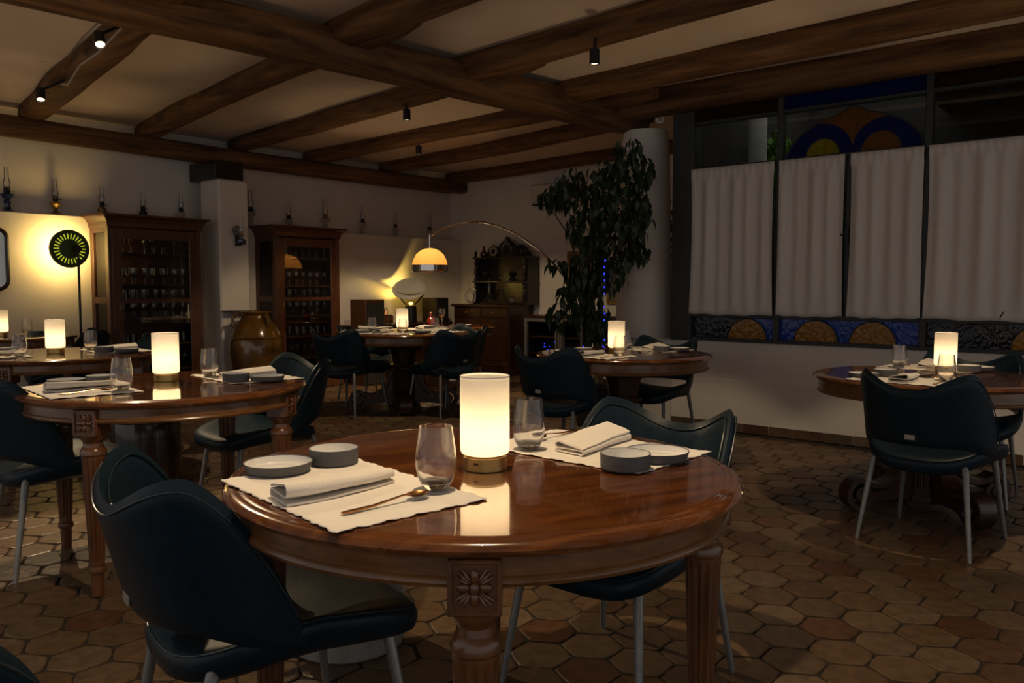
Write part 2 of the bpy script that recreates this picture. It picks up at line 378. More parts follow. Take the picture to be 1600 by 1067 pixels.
hd = obj('window_handle', MB().box(WX - .055, WX - .03, 1.985, 2.005, 1.52, 1.64, .004).tube([(WX - .05, 1.995, 1.60), (WX - .075, 2.0, 1.595), (WX - .08, 2.03, 1.585)], .008), 'iron', win)
obj('window_hook', MB().tube([(WX - .035, .98, .99), (WX - .06, .98, .985), (WX - .065, .97, 1.0), (WX - .06, .955, 1.03)], .005), 'iron', win)
# curtains
def curtain(y0, y1, seed, label, zt=2.185, zb=.975):
    e = empty('curtain', (WX - .062, (y0 + y1) / 2, zb), 0, label, 'curtain', 'white cafe curtains on the window')
    L = y1 - y0; rnd = random.Random(seed); ph = [rnd.uniform(0, 6) for _ in range(5)]; nf = L / .125
    def depth(s, t):
        env = .35 + .65 * math.sin(PI * min(1, (1 - t) * .9 + .12))
        f = math.sin(2 * PI * nf * s + ph[0] + .6 * math.sin(3 * s + ph[1])) * .014 + math.sin(2 * PI * nf * .43 * s + ph[2] + t * .8) * .012
        if t > .93: f = math.sin(2 * PI * nf * 2.4 * s + ph[3]) * .004
        if t < .06: f = f * (.5 + t * 8) + math.sin(2 * PI * nf * 1.5 * s + ph[4]) * .004
        return f * env
    H = zt - zb
    def fn(s, t):
        y = -L / 2 + L * s; pinch = 1 - .025 * math.sin(PI * t) + .02 * (1 - t)
        return (depth(s, t), y * pinch, H * t - .008 * math.sin(PI * s) * (1 - t) + .004 * math.sin(20 * s + ph[2]) * (1 - t))
    m = MB(); m.grid(fn, 110, 34); o = obj('cloth', m, 'curtain', e, angle=180)
    md = o.modifiers.new('thick', 'SOLIDIFY'); md.thickness = .0016; md.offset = 0
    obj('rod', MB().tube([(.016, -L / 2 - .012, H - .03), (.016, L / 2 + .012, H - .03)], .006), 'iron', e)
curtain(2.555, 3.275, 1, 'white gathered curtain beside the dark window post')
curtain(2.015, 2.515, 2, 'white curtain left of the window handle')
curtain(1.475, 1.975, 3, 'white curtain right of the window handle')
curtain(.42, 1.445, 4, 'widest white curtain, behind the right hand table lamp')
curtain(-.75, .34, 5, 'white curtain past the right edge of the picture')

# ---------------------------------------------------------------- outside the window: unseen dark enclosure added to keep the panes dark
tag(obj('added_dark_wall', MB().box(9.0, 9.2, -4, 3.3, 0, 3.2).box(8.9, 9.0, -4, 3.3, 2.2, 2.3), 'added_dark'), kind='structure')  # added dark backing so the panes look dark
tag(obj('added_dark_roof', MB().box(WX + .15, 9.0, -4, 1.9, 2.9, 3.0), 'added_dark'), kind='structure')  # added roof, keeps light out behind the right panes
tag(obj('added_dark_skin', MB().box(WX + .14, 9.0, 3.27, 3.298, 0, 3.2), 'added_dark'), kind='structure')  # added dark skin over the return wall, too light through the glass
tag(obj('outside_floor', MB().box(WX + .12, 9.2, -4, 3.3, -.1, 0), 'added_dark'), kind='structure')
def leaf_mesh(name, L, W, mat, fold=.25, droop=.15):
    m = MB(); ts = [0, .18, .42, .7, 1]; wd = [.02, .7, 1, .6, 0]; vs = []
    for t, q in zip(ts, wd):
        z = -droop * L * t * t
        vs += [(-W / 2 * q, L * t, z + fold * W / 2 * q), (0, L * t, z), (W / 2 * q, L * t, z + fold * W / 2 * q)]
    fs = []
    for i in range(4): fs += [(3 * i, 3 * i + 1, 3 * i + 4, 3 * i + 3), (3 * i + 1, 3 * i + 2, 3 * i + 5, 3 * i + 4)]
    m.add(vs, fs); return m
def shrub(name, label, c, r, n, mat, L, seed, cat='shrub', trunk=True):
    rnd = random.Random(seed); e = empty(name, (c[0], c[1], 0), 0, label, cat)
    base = leaf_mesh('leaf', L, L * .5, mat); m = MB()
    for k in range(n):
        while 1:
            p = Vector([rnd.uniform(-1, 1) for _ in range(3)])
            if p.length < 1: break
        mt = Matrix.Translation((p.x * r[0], p.y * r[1], c[2] + p.z * r[2])) @ Matrix.Rotation(rnd.uniform(0, 6.3), 4, 'Z') @ Matrix.Rotation(rnd.uniform(-1.4, .3), 4, 'X')
        m.add([mt @ Vector(v) for v in base.v], base.f)
    o = obj('foliage', m, mat, e); o['kind'] = 'stuff'
    obj('stem', MB().tube([(0, 0, 0), (.02, .01, c[2] * .5), (0, 0, c[2])], [.03, .025, .015]), 'bark', e)
shrub('reflected_shrub', 'green shrub standing in for greenery reflected in the upper left window pane', (7.52, 3.0, 2.36), (.36, .15, .30), 520, 'reflected_leaf', .085, 5)  # solid shrub built in place of greenery mirrored in the glass
tag(obj('reflected_column', MB().lathe([(.11, 0), (.11, .1), (.085, .12), (.08, 2.7), (.11, 2.74), (.11, 2.9)], 24, (6.95, 2.98, 0)), 'plaster'), 'slim white column standing in for one reflected in the upper left pane', 'column')  # added outside in place of a column mirrored in the glass

# ================================================================ FURNITURE
# ---- chairs (local +Y = the way the sitter faces)
def build_chair():
    root = empty('dining_chair', (0, 0, 0), 0, 'x', 'chair', 'dark teal leather dining chairs')
    NA, NT = 56, 14
    def smooth(x): x = max(0, min(1, x)); return x * x * (3 - 2 * x)
    def pt(a, t, off):
        ph = a * PI / 2; sg = 1 if a >= 0 else -1; A = abs(a)
        cx = abs(math.sin(ph)) ** .86; cy = max(0, math.cos(ph)) ** .95
        zt = .730 + .078 * smooth(A / .56) if A < .56 else .808 - .335 * ((A - .56) / .44) ** 1.7
        zb = .487 - .055 * smooth((A - .42) / .58)
        if zb > zt - .02: zb = zt - .02
        z = zb + (zt - zb) * t; h = (z - .40) / .40
        hw = .262 + .022 * h
        x = sg * hw * cx; y = -.03 - .235 * cy - .085 * h * cy - .02 * h
        nx, ny = sg * cx / hw * .25, -cy
        l = math.hypot(nx, ny) or 1; nx /= l; ny /= l
        return Vector((x + nx * off, y + ny * off, z))
    m = MB(); k = NA + 1; vs = []; fs = []
    def pleat(a, t): return .0075 * math.sin(a * 40) * math.exp(-(a / .26) ** 2) * (math.sin(PI * min(1, t * 1.1)) ** .6 if t > 0 else 0)
    T = 1.0
    rows = [(j / NT, 'o') for j in range(NT + 1)] + [(1.0, 'm')] + [(1 - j / NT, 'i') for j in range(NT + 1)] + [(0.0, 'm')]
    for t, sd in rows:
        for i in range(NA + 1):
            a = -1 + 2 * i / NA; th = .017 * (1 - .35 * abs(a) ** 4)
            if sd == 'o': p = pt(a, .03 + .94 * t, th * (1 if .02 < t < .98 else .75))
            elif sd == 'i': p = pt(a, .03 + .94 * t, -th * (1 if .02 < t < .98 else .75) + pleat(a, t))
            else:
                p = pt(a, t, 0); p.z += .012 if t > .5 else -.004
            vs.append(p)
    nr = len(rows)
    for j in range(nr):
        for i in range(NA): fs.append((j * k + i, j * k + i + 1, ((j + 1) % nr) * k + i + 1, ((j + 1) % nr) * k + i))
    fs += [tuple(j * k for j in range(nr)), tuple(j * k + NA for j in range(nr - 1, -1, -1))]
    m.add(vs, fs); back = obj('backrest', m, 'leather', root, angle=60)
    seam = [pt(-.97 + 1.94 * i / 48, .965, .0165) for i in range(49)]
    obj('seam', MB().tube(seam, .0022, 6), 'leather_seam', back)
    seam = [pt(-.97 + 1.94 * i / 48, .965, -.0165) for i in range(49)]
    obj('seam', MB().tube(seam, .0022, 6), 'leather_seam', back)
    p = pt(0, .16, .018)
    obj('label_plate', MB().box(-.022, .022, p.y - .003, p.y + .002, p.z - .012, p.z + .012, .0015), 'plate_metal', back)
    # seat cushion shell
    m = MB(); n = 44; vs = []; rings = [(.02, 1), (.3, 1), (.6, 1), (.8, 1), (.92, 1), (.98, .75), (1, .4), (1.0, 0), (.975, -.5), (.9, -.9), (.7, -1), (.3, -1), (.02, -1)]
    for rr, sd in rings:
        for q in range(n):
            a = 2 * PI * q / n; ca, sa = math.cos(a), math.sin(a)
            ex_ = .72 - .2 * max(0, sa); x = .284 * math.copysign(abs(ca) ** ex_, ca) * rr; y = (.275 if sa < 0 else .305) * math.copysign(abs(sa) ** ex_, sa) * rr
            x *= 1 - .10 * max(0, -y / .275)
            y += .01
            top = .455 + .046 * (abs(x) / .284) ** 3 * (1 if y < .0 else max(0, 1 - y / .28)) - .022 * max(0, (y - .12) / .16) ** 2 - .034 * max(0, (-y - .02) / .25) ** 1.6 - .012 * (1 - rr)
            vs.append((x, y, top - .036 + .036 * sd - (.016 if sd < 0 else 0) * (1 - rr * .6)))
    nr = len(rings)
    fs = [(j * n + q, j * n + (q + 1) % n, (j + 1) * n + (q + 1) % n, (j + 1) * n + q) for j in range(nr - 1) for q in range(n)] + [tuple(range(n)), tuple((nr - 1) * n + q for q in range(n))]
    m.add(vs, fs); seat = obj('seat', m, 'leather', root, angle=60)
    sp = []
    for q in range(n + 1):
        a = 2 * PI * q / n; ca, sa = math.cos(a), math.sin(a); v = vs[5 * n + q % n]; sp.append((v[0], v[1], v[2] + .002))
    obj('seam', MB().tube(sp, .002, 6), 'leather_seam', seat)
    for sx in (-1, 1):
        for sy in (-1, 1):
            P = [(sx * .05, sy * .13, .405), (sx * .17, sy * .185, .405), (sx * .19, sy * .197, .400), (sx * .200, sy * .205, .385), (sx * .245, sy * .262, 0)]
            obj('leg', MB().tube(P, [.013, .014, .0145, .0145, .0095], 12), 'leg_metal', root)
    obj('seat_support', MB().box(-.07, .07, -.15, .15, .398, .416, .004), 'black_metal', root)
    return root
chair0 = build_chair(); used = [False]
def place_chair(backmid, facing, label, z=0):
    f = Vector((math.cos(R(facing)), math.sin(R(facing)), 0)); p = Vector((backmid[0], backmid[1], z)) + f * .26
    if not used[0]:
        used[0] = True; chair0.location = p; chair0.rotation_euler = (0, 0, R(facing - 90)); chair0['label'] = label; return chair0
    return copy_tree(chair0, p, R(facing - 90), label)
place_chair((.835, 1.715), -12, 'dark teal leather chair in the left foreground, its back to the camera')
place_chair((2.33, 1.29), 178, 'dark teal chair facing the camera across the front table')
place_chair((1.22, 3.84), -8, 'dark teal chair cut off by the left edge beside the left table')
place_chair((2.74, 3.80), 172, 'dark teal chair between the left table and the front table, pleats showing')
place_chair((4.68, 6.05), 14, 'dark teal chair left of the far table in front of the second cabinet')
place_chair((5.42, 5.12), 82, 'dark teal chair backing onto the front lamp, at the far table')
place_chair((5.58, 6.80), -96, 'chair on the wall side of the far table, mostly hidden below it')
place_chair((6.25, 5.75), 170, 'chair at the far right side of the far table, below the arc lamp')
place_chair((4.16, 3.20), -2, 'dark teal chair left of the table by the ficus')
place_chair((5.62, 3.10), 182, 'dark teal chair by the low window wall at the table beside the ficus')
place_chair((3.95, .93), -6, 'dark teal chair with back to camera at the right table')
place_chair((5.50, .98), 183, 'dark teal chair behind the right table, against the window wall')
place_chair((3.29, 7.72), 168, 'dark teal chair in front of the standing disc lamp pole')
place_chair((2.99, 6.00), 170, 'dark teal chair mostly hidden by the lamp of the left table')
place_chair((.101, 1.152), 46, 'dark chair back just peeking into the bottom left corner')

# ---- tables with turned legs
def flute_fn(nf, depth, z0, z1):
    def fn(a, z):
        if z < z0 or z > z1: return 1
        e = min(1, (z - z0) / .02, (z1 - z) / .02)
        return 1 - depth * e * max(0, math.cos(nf * a)) ** .6 if e > 0 else 1
    return fn
def top_profile(Rr, H):
    return [(0, H), (.2, H), (Rr - .06, H), (Rr - .045, H), (Rr - .035, H), (Rr - .032, H - .0015), (Rr - .026, H - .002), (Rr - .014, H - .003), (Rr - .005, H - .008), (Rr, H - .015), (Rr - .003, H - .021), (Rr - .012, H - .024), (Rr - .014, H - .028), (Rr - .022, H - .032), (Rr - .05, H - .034), (0, H - .034)]
def apron_profile(Rr, H, d):
    r = Rr - .035
    return [(r - .03, H - .034), (r, H - .034), (r + .001, H - .034 - d + .018), (r + .006, H - .034 - d + .014), (r + .009, H - .034 - d + .007), (r + .006, H - .034 - d), (r - .03, H - .034 - d), (r - .03, H - .034)]
def tabletop(root, Rr, H, d, split=None):
    tp = obj('tabletop', MB().lathe(top_profile(Rr, H), 96, close=False), 'mahogany', root, rz=.5)
    ap = obj('apron', MB().lathe(apron_profile(Rr, H, d), 96, close=False), 'apron_wood', root)
    return tp
def turned_leg():
    m = MB(); H = .735
    prof = [(.017, 0), (.022, .004), (.024, .09), (.031, .095), (.033, .105), (.031, .115), (.026, .12), (.027, .125), (.043, .545), (.043, .55), (.047, .556), (.047, .57), (.043, .578), (.036, .586), (.034, .60), (.040, .612), (.044, .62), (.044, .632)]
    full = []
    for (r0, z0), (r1, z1) in zip(prof[:-1], prof[1:]):
        k = max(1, int((z1 - z0) / .03)); full += [(r0 + (r1 - r0) * i / k, z0 + (z1 - z0) * i / k) for i in range(k)]
    full.append(prof[-1])
    ex = []
    for r, z in full: ex.append((r, z))
    ex += [(.0268, .135), (.0275, .145), (.0425, .535)]; ex = sorted(set(ex), key=lambda p: p[1])
    m.lathe(ex, 72, flute=flute_fn(12, .16, .128, .545)); return m
def block():
    m = MB().box(-.047, .047, -.047, .047, .630, .732, .004)
    y = -.047
    for (x0, x1, z0, z1) in [(-.047, .047, .722, .731), (-.047, .047, .632, .641), (-.047, -.037, .632, .731), (.037, .047, .632, .731)]:
        m.box(x0, x1, y - .006, y + .002, z0, z1, .002)
    return m
def rosette():
    m = MB(); cz = .681; y = -.049
    m.ellipsoid((0, y - .002, cz), (.009, .008, .012), 12, 6)
    for k in range(4):
        a = PI / 2 * k
        m.ellipsoid((.019 * math.cos(a), y, cz + .020 * math.sin(a)), (.013 if k % 2 == 0 else .009, .006, .009 if k % 2 == 0 else .014), 10, 6)
    for k in range(4):
        a = PI / 4 + PI / 2 * k
        for q in (-.22, 0, .22):
            d = (math.cos(a + q), math.sin(a + q))
            m.tube([(d[0] * .014, y - .001, cz + d[1] * .014), (d[0] * .026, y - .005, cz + d[1] * .026), (d[0] * .040, y - .002, cz + d[1] * .040)], [.002, .0034, .0015], 6)
    return m
def build_turned_table():
    root = empty('dining_table', (0, 0, 0), 0, 'x', 'table', 'round mahogany tables on turned legs')
    Rr, H = .596, .765
    tabletop(root, Rr, H, .052)
    lm = turned_leg().mesh('leg', 'carved_wood', 30); bm2 = block().mesh('leg_block', 'carved_wood', 30); rm = rosette().mesh('rosette', 'carved_wood', 50)
    for k in range(4):
        a = PI / 2 * k
        lg = link('leg', lm, root, (.525 * math.sin(a), -.525 * math.cos(a), 0), a)
        bk = link('carved_block', bm2, lg)
        rs_ = link('rosette', rm, None); rs_.parent = lg
    return root
tA = build_turned_table(); tA.location = (1.438, 1.281, 0); tA.rotation_euler = (0, 0, R(YAW - 90)); tA['label'] = 'round mahogany table with carved fluted legs in the foreground'
copy_tree(tA, (1.786, 3.48, 0), R(YAW - 90 - 8), 'round mahogany table at left with a rosette block on its fluted leg')
copy_tree(tA, (2.163, 5.668, 0), R(YAW - 90), 'round table just behind the left table, near the left edge')
t3 = copy_tree(tA, (2.56, 7.74, 0), R(YAW - 80), 'small table at the far left in front of the glowing disc'); t3.scale = (.9, .9, 1.026)

# ---- pedestal tables
def scroll_foot():
    path = [(.045, .40), (.075, .385), (.11, .345), (.135, .29), (.155, .235), (.19, .185), (.235, .150), (.285, .132), (.335, .137), (.375, .150)]
    cx, cz = .405, .082
    for k in range(1, 26):
        t = k / 25; a = PI * .62 - t * PI * 2.9; r = .076 * (1 - t) ** .85 + .012
        path.append((cx + r * math.cos(a), cz + r * math.sin(a)))
    w2 = .048; sec = []
    n = 13
    for k in range(n):
        q = -w2 + 2 * w2 * k / (n - 1); sec.append((q, .012 + (.004 if k % 3 else -.003)))
    sec += [(w2, -.018), (-w2, -.018)]
    m = MB(); m.sweep([(0, -p[0], p[1]) for p in path], sec, fixed=(1, 0, 0)); return m
def foot_side():
    m = MB()
    for sx in (-1, 1):
        m.lathe([(.0, -.006), (.03, -.006), (.034, 0), (.03, .006), (0, .006)], 20)
        n0 = len(m.v) - 100
        m.v[n0:] = [(sx * .046 + v[2], -.405 + v[0], .085 + v[1]) for v in m.v[n0:]]
    pts = [(-.05, .02), (-.05, .38), (-.12, .30), (-.17, .18), (-.26, .11), (-.36, .10), (-.36, .03), (-.26, .055), (-.15, .06), (-.10, .02)]
    m.prism(pts, 'x', -.030, .030); return m
def build_pedestal_table():
    root = empty('pedestal_table', (0, 0, 0), 0, 'x', 'table', 'round mahogany pedestal tables')
    Rr, H = .61, .74
    tabletop(root, Rr, H, .07)
    col = MB()
    oct_ = lambda r: [(r * math.cos(PI / 8 + k * PI / 4), r * math.sin(PI / 8 + k * PI / 4)) for k in range(8)]
    def frus(r0, z0, r1, z1): col.add([(*p, z0) for p in oct_(r0)] + [(*p, z1) for p in oct_(r1)], [tuple(range(7, -1, -1)), tuple(range(8, 16))] + [(k, (k + 1) % 8, 8 + (k + 1) % 8, 8 + k) for k in range(8)])
    frus(.155, .02, .155, .05); frus(.12, .05, .12, .08); frus(.10, .08, .105, .40); frus(.13, .40, .14, .43); frus(.10, .43, .13, .58); frus(.17, .58, .20, .62); frus(.20, .62, .20, .64)
    obj('pedestal', col, 'dark_wood', root)
    pm = MB()
    for k in range(4):
        a = PI / 4 + k * PI / 2
        for q in (-.03, 0, .03): pm.tube([(.1 * math.cos(a) - q * math.sin(a), .1 * math.sin(a) + q * math.cos(a), .12), (.105 * math.cos(a) - q * math.sin(a), .105 * math.sin(a) + q * math.cos(a), .37)], .009, 6)
    obj('pedestal_reeding', pm, 'dark_wood', root)
    fm = scroll_foot().mesh('foot', 'dark_wood', 40); sm = foot_side().mesh('foot_core', 'dark_wood', 40)
    for k in range(4):
        f = link('foot', fm, root, (0, 0, 0), k * PI / 2); link('foot_core', sm, f)
    return root
tB = build_pedestal_table(); tB.location = (4.845, 3.025, 0); tB.rotation_euler = (0, 0, R(YAW - 90)); tB['label'] = 'round pedestal table beside the ficus and the white column'
t = copy_tree(tB, (4.80, 1.065, 0), R(YAW - 90 + 8), 'pedestal table with carved scroll feet below the curtains at right'); t.scale = (.97, .97, .973)
t = copy_tree(tB, (5.461, 5.943, 0), R(YAW - 90 + 10), 'pedestal table at the far centre, set for four'); t.scale = (1.08, 1.08, 1.034)
t = copy_tree(tB, (7.0, 6.72, 0), R(YAW - 90), 'dark pedestal table under the glowing arc lamp shade'); t.scale = (.78, .78, 1.0)
ZT = {'T1': .765, 'T2': .765, 'T3': .765, 'T3b': .785, 'T4': .765, 'T5': .74, 'T6': .72, 'T7': .74}

# ---- drum stools for bags
def drum(name, loc, mat, r, h, label):
    e = empty(name, (*loc, 0), 0, label, 'stool')
    n = 20; m = MB()
    m.lathe([(r * .9, 0), (r * .97, .01), (r, .05), (r * 1.01, h * .5), (r, h - .05), (r * .985, h - .035)], 60, flute=lambda a, z: 1 - .012 * (abs(math.sin(n * a / 2)) < .12))
    obj('drum_body', m, mat, e)
    obj('rim', MB().lathe([(r * .97, h - .04), (r * 1.01, h - .034), (r * 1.015, h - .018), (r, h - .006), (r * .96, h), (r * .9, h - .004)], 60), mat, e)
    obj('drum_top', MB().lathe([(0, h - .008), (r * .91, h - .006), (r * .93, h - .002)], 48, close=False), mat, e)
drum('drum_stool', (1.70, 2.14), 'grey_stool', .195, .44, 'pale grey cylindrical stool beyond the front table legs')
drum('drum_stool', (2.29, 4.75), 'barrel', .195, .445, 'dark glossy wooden drum stool under the left table')

# ================================================================ TABLEWARE
def table_lamp():
    e = empty('table_lamp', (0, 0, 0), 0, 'x', 'lamp', 'cordless cylinder table lamps')
    b = obj('base', MB().lathe([(.050, 0), (.0515, .002), (.0515, .030), (.050, .032), (.046, .032), (.046, .036)], 48), 'brass', e)
    obj('charging_port', MB().box(-.006, .006, -.0522, -.050, .018, .023, .001), 'black_metal', b, rz=-.38)
    sh = MB().lathe([(.0, .0365), (.048, .0365), (.0545, .039), (.0575, .045), (.058, .06), (.058, .219)], 64, close=False)
    obj('shade', sh, 'lamp_shade', e)
    obj('shade_rim', MB().lathe([(.0572, .218), (.0584, .218), (.0588, .2195), (.0584, .221), (.0572, .221), (.0566, .2195), (.0572, .218)], 48, close=False), 'white_glaze', e)
    spot(e, (0, 0, .150), (0, 0, 3), 12, 74, .5, (1.0, .66, .33), .012)
    obj('light_tube', MB().lathe([(.016, .04), (.018, .042), (.018, .135), (.014, .14)], 12), 'led_rod', e)
    return e
def tumbler():
    out = [(0, 0), (.024, 0), (.0265, .002), (.029, .006), (.0375, .022), (.0425, .045), (.0435, .06), (.0420, .08), (.0385, .105), (.0350, .130), (.0348, .1325)]
    inn = [(.0342, .1325), (.0343, .130), (.0376, .105), (.0411, .08), (.0426, .06), (.0415, .045), (.0362, .024), (.026, .014), (0, .011)]
    o = obj('tumbler', MB().lathe(out + inn, 40, close=False), 'glass'); return tag(o, 'x', 'glass', 'stemless tumblers on the tables')
def plate():
    e = empty('side_plate', (0, 0, 0), 0, 'x', 'plate', 'grey rimmed side plates')
    obj('dish', MB().lathe([(0, 0), (.068, 0), (.072, .003), (.0765, .018), (.0775, .021), (.0770, .0225), (.0755, .0225), (.0748, .021)], 48, close=False), 'grey_ceramic', e)
    obj('glaze', MB().lathe([(.0752, .0215), (.0735, .012), (.070, .0065), (.05, .0045), (.048, .0050), (.03, .0045), (0, .0045)], 48, close=False), 'white_glaze', e); return e
def bowl():
    e = empty('bowl', (0, 0, 0), 0, 'x', 'bowl', 'grey straight sided bowls')
    obj('dish', MB().lathe([(0, 0), (.055, 0), (.058, .003), (.059, .034), (.0588, .0365), (.0575, .037), (.0562, .036)], 48, close=False), 'grey_ceramic', e)
    obj('glaze', MB().lathe([(.0564, .0362), (.0555, .012), (.052, .007), (.03, .006), (0, .006)], 48, close=False), 'white_glaze', e); return e
def spoon():
    m = MB()
    def fn(s, t):
        a = 2 * PI * s; x = .026 * math.cos(a) * t * (1 + .12 * math.cos(a)); y = .0175 * math.sin(a) * t
        return (.075 + x, y, .0045 + .0065 * t * t + (0))
    m.grid(fn, 24, 6); m.grid(lambda s, t: tuple(c - (.0012 if i == 2 else 0) for i, c in enumerate(fn(s, t * 1.01))), 24, 6)
    path = [(.052, 0, .0115), (.040, 0, .0125), (.02, 0, .010), (-.03, 0, .0045), (-.08, 0, .0035), (-.10, 0, .0035)]
    m.sweep(path, [(-1, -.25), (-.7, -.4), (.7, -.4), (1, -.25), (1, .25), (.6, .42), (-.6, .42), (-1, .25)], scale=[.0035, .0032, .0034, .0048, .0062, .0045])
    o = obj('spoon', m, 'copper', angle=60); return tag(o, 'x', 'spoon', 'copper spoons')
def napkin(seed):
    rnd = random.Random(seed)
    # folded strip, section in (y, z), extruded along x
    P = [(-.050, .003), (.040, .003)]
    for k in range(1, 8): a = -PI / 2 + PI * k / 8; P.append((.040 + .008 * math.cos(a), .011 + .008 * math.sin(a)))
    P += [(.040, .019), (-.030, .017)]
    for k in range(1, 12): a = -PI / 2 - PI * 1.15 * k / 12; P.append((-.034 + .013 * math.cos(a), .028 + .012 * math.sin(a)))
    P += [(-.010, .036), (.025, .029), (.045, .024)]
    th = .0022; n = len(P); L = []; Rr = []
    for i in range(n):
        a = P[max(i - 1, 0)]; b = P[min(i + 1, n - 1)]; d = Vector((b[0] - a[0], b[1] - a[1])).normalized()
        L.append((P[i][0] - d.y * th, P[i][1] + d.x * th)); Rr.append((P[i][0] + d.y * th, P[i][1] - d.x * th))
    sec = L + Rr[::-1]; m = MB(); N = 14; vs = []; k = len(sec)
    for i in range(N + 1):
        t = i / N; x = -.135 + .27 * t; sq = 1 - .35 * t
        for (y, z) in sec: vs.append((x + .012 * (y / .05), y * (1 + .08 * math.sin(t * 3)) + .006 * math.sin(t * 4 + seed), max(.0004, z * sq if z > .006 else z) + .0008 * math.sin(t * 11 + y * 90)))
    fs = [(i * k + q, i * k + (q + 1) % k, (i + 1) * k + (q + 1) % k, (i + 1) * k + q) for i in range(N) for q in range(k)]
    m.add(vs, fs)
    for e_ in (0, N):
        m.f += [(e_ * k + q, e_ * k + q + 1, e_ * k + k - 2 - q, e_ * k + k - 1 - q) for q in range(n - 1)]
    o = obj('napkin', m, 'linen', angle=50); return tag(o, 'x', 'napkin', 'folded linen napkins')
def placemat():
    m = MB(); lx, ly = .168, .252; nu, nv = 40, 60
    def edge(q): return .0060 * math.sin(q * 2 * PI / .063)
    def fn(s, t):
        x = -lx + 2 * lx * s; y = -ly + 2 * ly * t; ax, ay = abs(2 * s - 1), abs(2 * t - 1)
        z = .0012 + .0022 * (max(0, ax - .86) / .14) * (1 + math.sin(y * 2 * PI / .075)) * .5 + .0026 * (max(0, ay - .88) / .12) * (1 + math.sin(x * 2 * PI / .07 + 1)) * .5
        return (x + math.copysign(edge(y), x) * ax ** 8, y + math.copysign(edge(x), y) * ay ** 8, z)
    m.grid(fn, nu, nv); o = obj('placemat', m, 'paper', angle=60)
    md = o.modifiers.new('thick', 'SOLIDIFY'); md.thickness = .0009; md.offset = 1
    return tag(o, 'x', 'placemat', 'scalloped paper placemats')
PROTO = {'lamp': table_lamp(), 'tumbler': tumbler(), 'plate': plate(), 'bowl': bowl(), 'spoon': spoon(), 'napkin': napkin(3), 'mat': placemat()}
first = {k: True for k in PROTO}
def put(kind, loc, rz, label):
    p = PROTO[kind]
    if first[kind]: first[kind] = False; p.location = loc; p.rotation_euler = (0, 0, rz); p['label'] = label; return p
    return copy_tree(p, loc, rz, label)
MT = .0045
def setting(tab, c, facing, phr, items='pbnsg', pos=None):
    z = ZT[tab]; a = R(facing); f = Vector((math.cos(a), math.sin(a), 0)); l = Vector((-math.sin(a), math.cos(a), 0)); c = Vector((*c, 0))
    put('mat', (c.x, c.y, z), a, 'white scalloped paper placemat ' + phr)
    P = dict(p=(0.0, .225), b=(.118, .155), n=(.0, .02), s=(-.02, -.15), g=(.12, -.14))
    if pos: P.update(pos)
    def W(q, h): v = c + f * P[q][0] + l * P[q][1]; return (v.x, v.y, z + h)
    if 'p' in items: put('plate', W('p', MT), a, 'grey side plate with white inside ' + phr)
    if 'b' in items: put('bowl', W('b', MT), a, 'small grey bowl with white inside ' + phr)
    if 'n' in items: put('napkin', W('n', MT - .001), a + .12, 'folded white linen napkin ' + phr)
    if 's' in items: put('spoon', W('s', MT - .001), a + .05, 'copper coloured spoon ' + phr)
    if 'g' in items: put('tumbler', W('g', MT), 0, 'clear stemless tumbler ' + phr)
def wpos(c, facing, pts):
    a = R(facing); f = (math.cos(a), math.sin(a)); l = (-math.sin(a), math.cos(a))
    return {k: ((x - c[0]) * f[0] + (y - c[1]) * f[1], (x - c[0]) * l[0] + (y - c[1]) * l[1]) for k, (x, y) in pts.items()}
c1 = (1.075, 1.345); setting('T1', c1, -9, 'at the near left of the front table', pos=wpos(c1, -9, dict(p=(1.078, 1.600), b=(1.217, 1.575), n=(1.055, 1.362), s=(1.04, 1.185), g=(1.196, 1.205))))
c2 = (1.765, 1.195); setting('T1', c2, 178, 'at the far right of the front table', pos=wpos(c2, 178, dict(p=(1.755, .995), b=(1.615, 1.00), n=(1.80, 1.215), s=(1.845, 1.375), g=(1.650, 1.318))))
def pair(tab, cen, da, pa, pb, off=.36, sa='pbnsg', sb='pbnsg'):
    for ang, phr, it in ((da, pa, sa), (da + 180, pb, sb)):
        if not phr: continue
        a = R(ang); c = (cen[0] - off * math.cos(a), cen[1] - off * math.sin(a)); setting(tab, c, ang, phr, it)
pair('T2', (1.80, 3.50), -8, 'at the near side of the left table', 'at the far side of the left table')
pair('T3', (2.163, 5.668), -8, 'at the left picture edge on the second left table', 'right of the lamp on the second left table')
pair('T3b', (2.56, 7.74), -8, None, 'on the far left table by the disc lamp', off=.3)
pair('T4', (5.461, 5.943), 20, 'at the left of the far centre table', 'at the right of the far centre table', off=.40, sa='pbng', sb='pbng')
pair('T4', (5.461, 5.943), 100, 'at the near side of the far centre table', 'at the wall side of the far centre table', off=.40, sa='png', sb='png')
pair('T5', (4.845, 3.025), -2, 'at the near left of the table by the ficus', 'at the window side of the table by the ficus', off=.37)
setting('T6', (4.44, 1.08), -5, 'at the chair side of the right table')
setting('T6', (5.22, 1.15), 176, 'at the window side of the right table', pos=dict(p=(-.03, .245), b=(.095, .225), n=(-.04, -.02)))
for tab, loc, ph in [('T1', (1.415, 1.262), 'on the front table'), ('T2', (1.835, 3.594), 'on the left table'), ('T3', (2.156, 5.671), 'on the table behind the left one'),
                     ('T3b', (2.50, 7.70), 'at the far left edge'), ('T4', (5.50, 6.0), 'on the far centre table'), ('T5', (4.809, 3.06), 'on the table beside the ficus'), ('T6', (5.045, 1.04), 'on the right table below the curtains')]:
    put('lamp', (*loc, ZT[tab]), R(YAW - 90), 'glowing white cylinder table lamp with brass foot ' + ph)
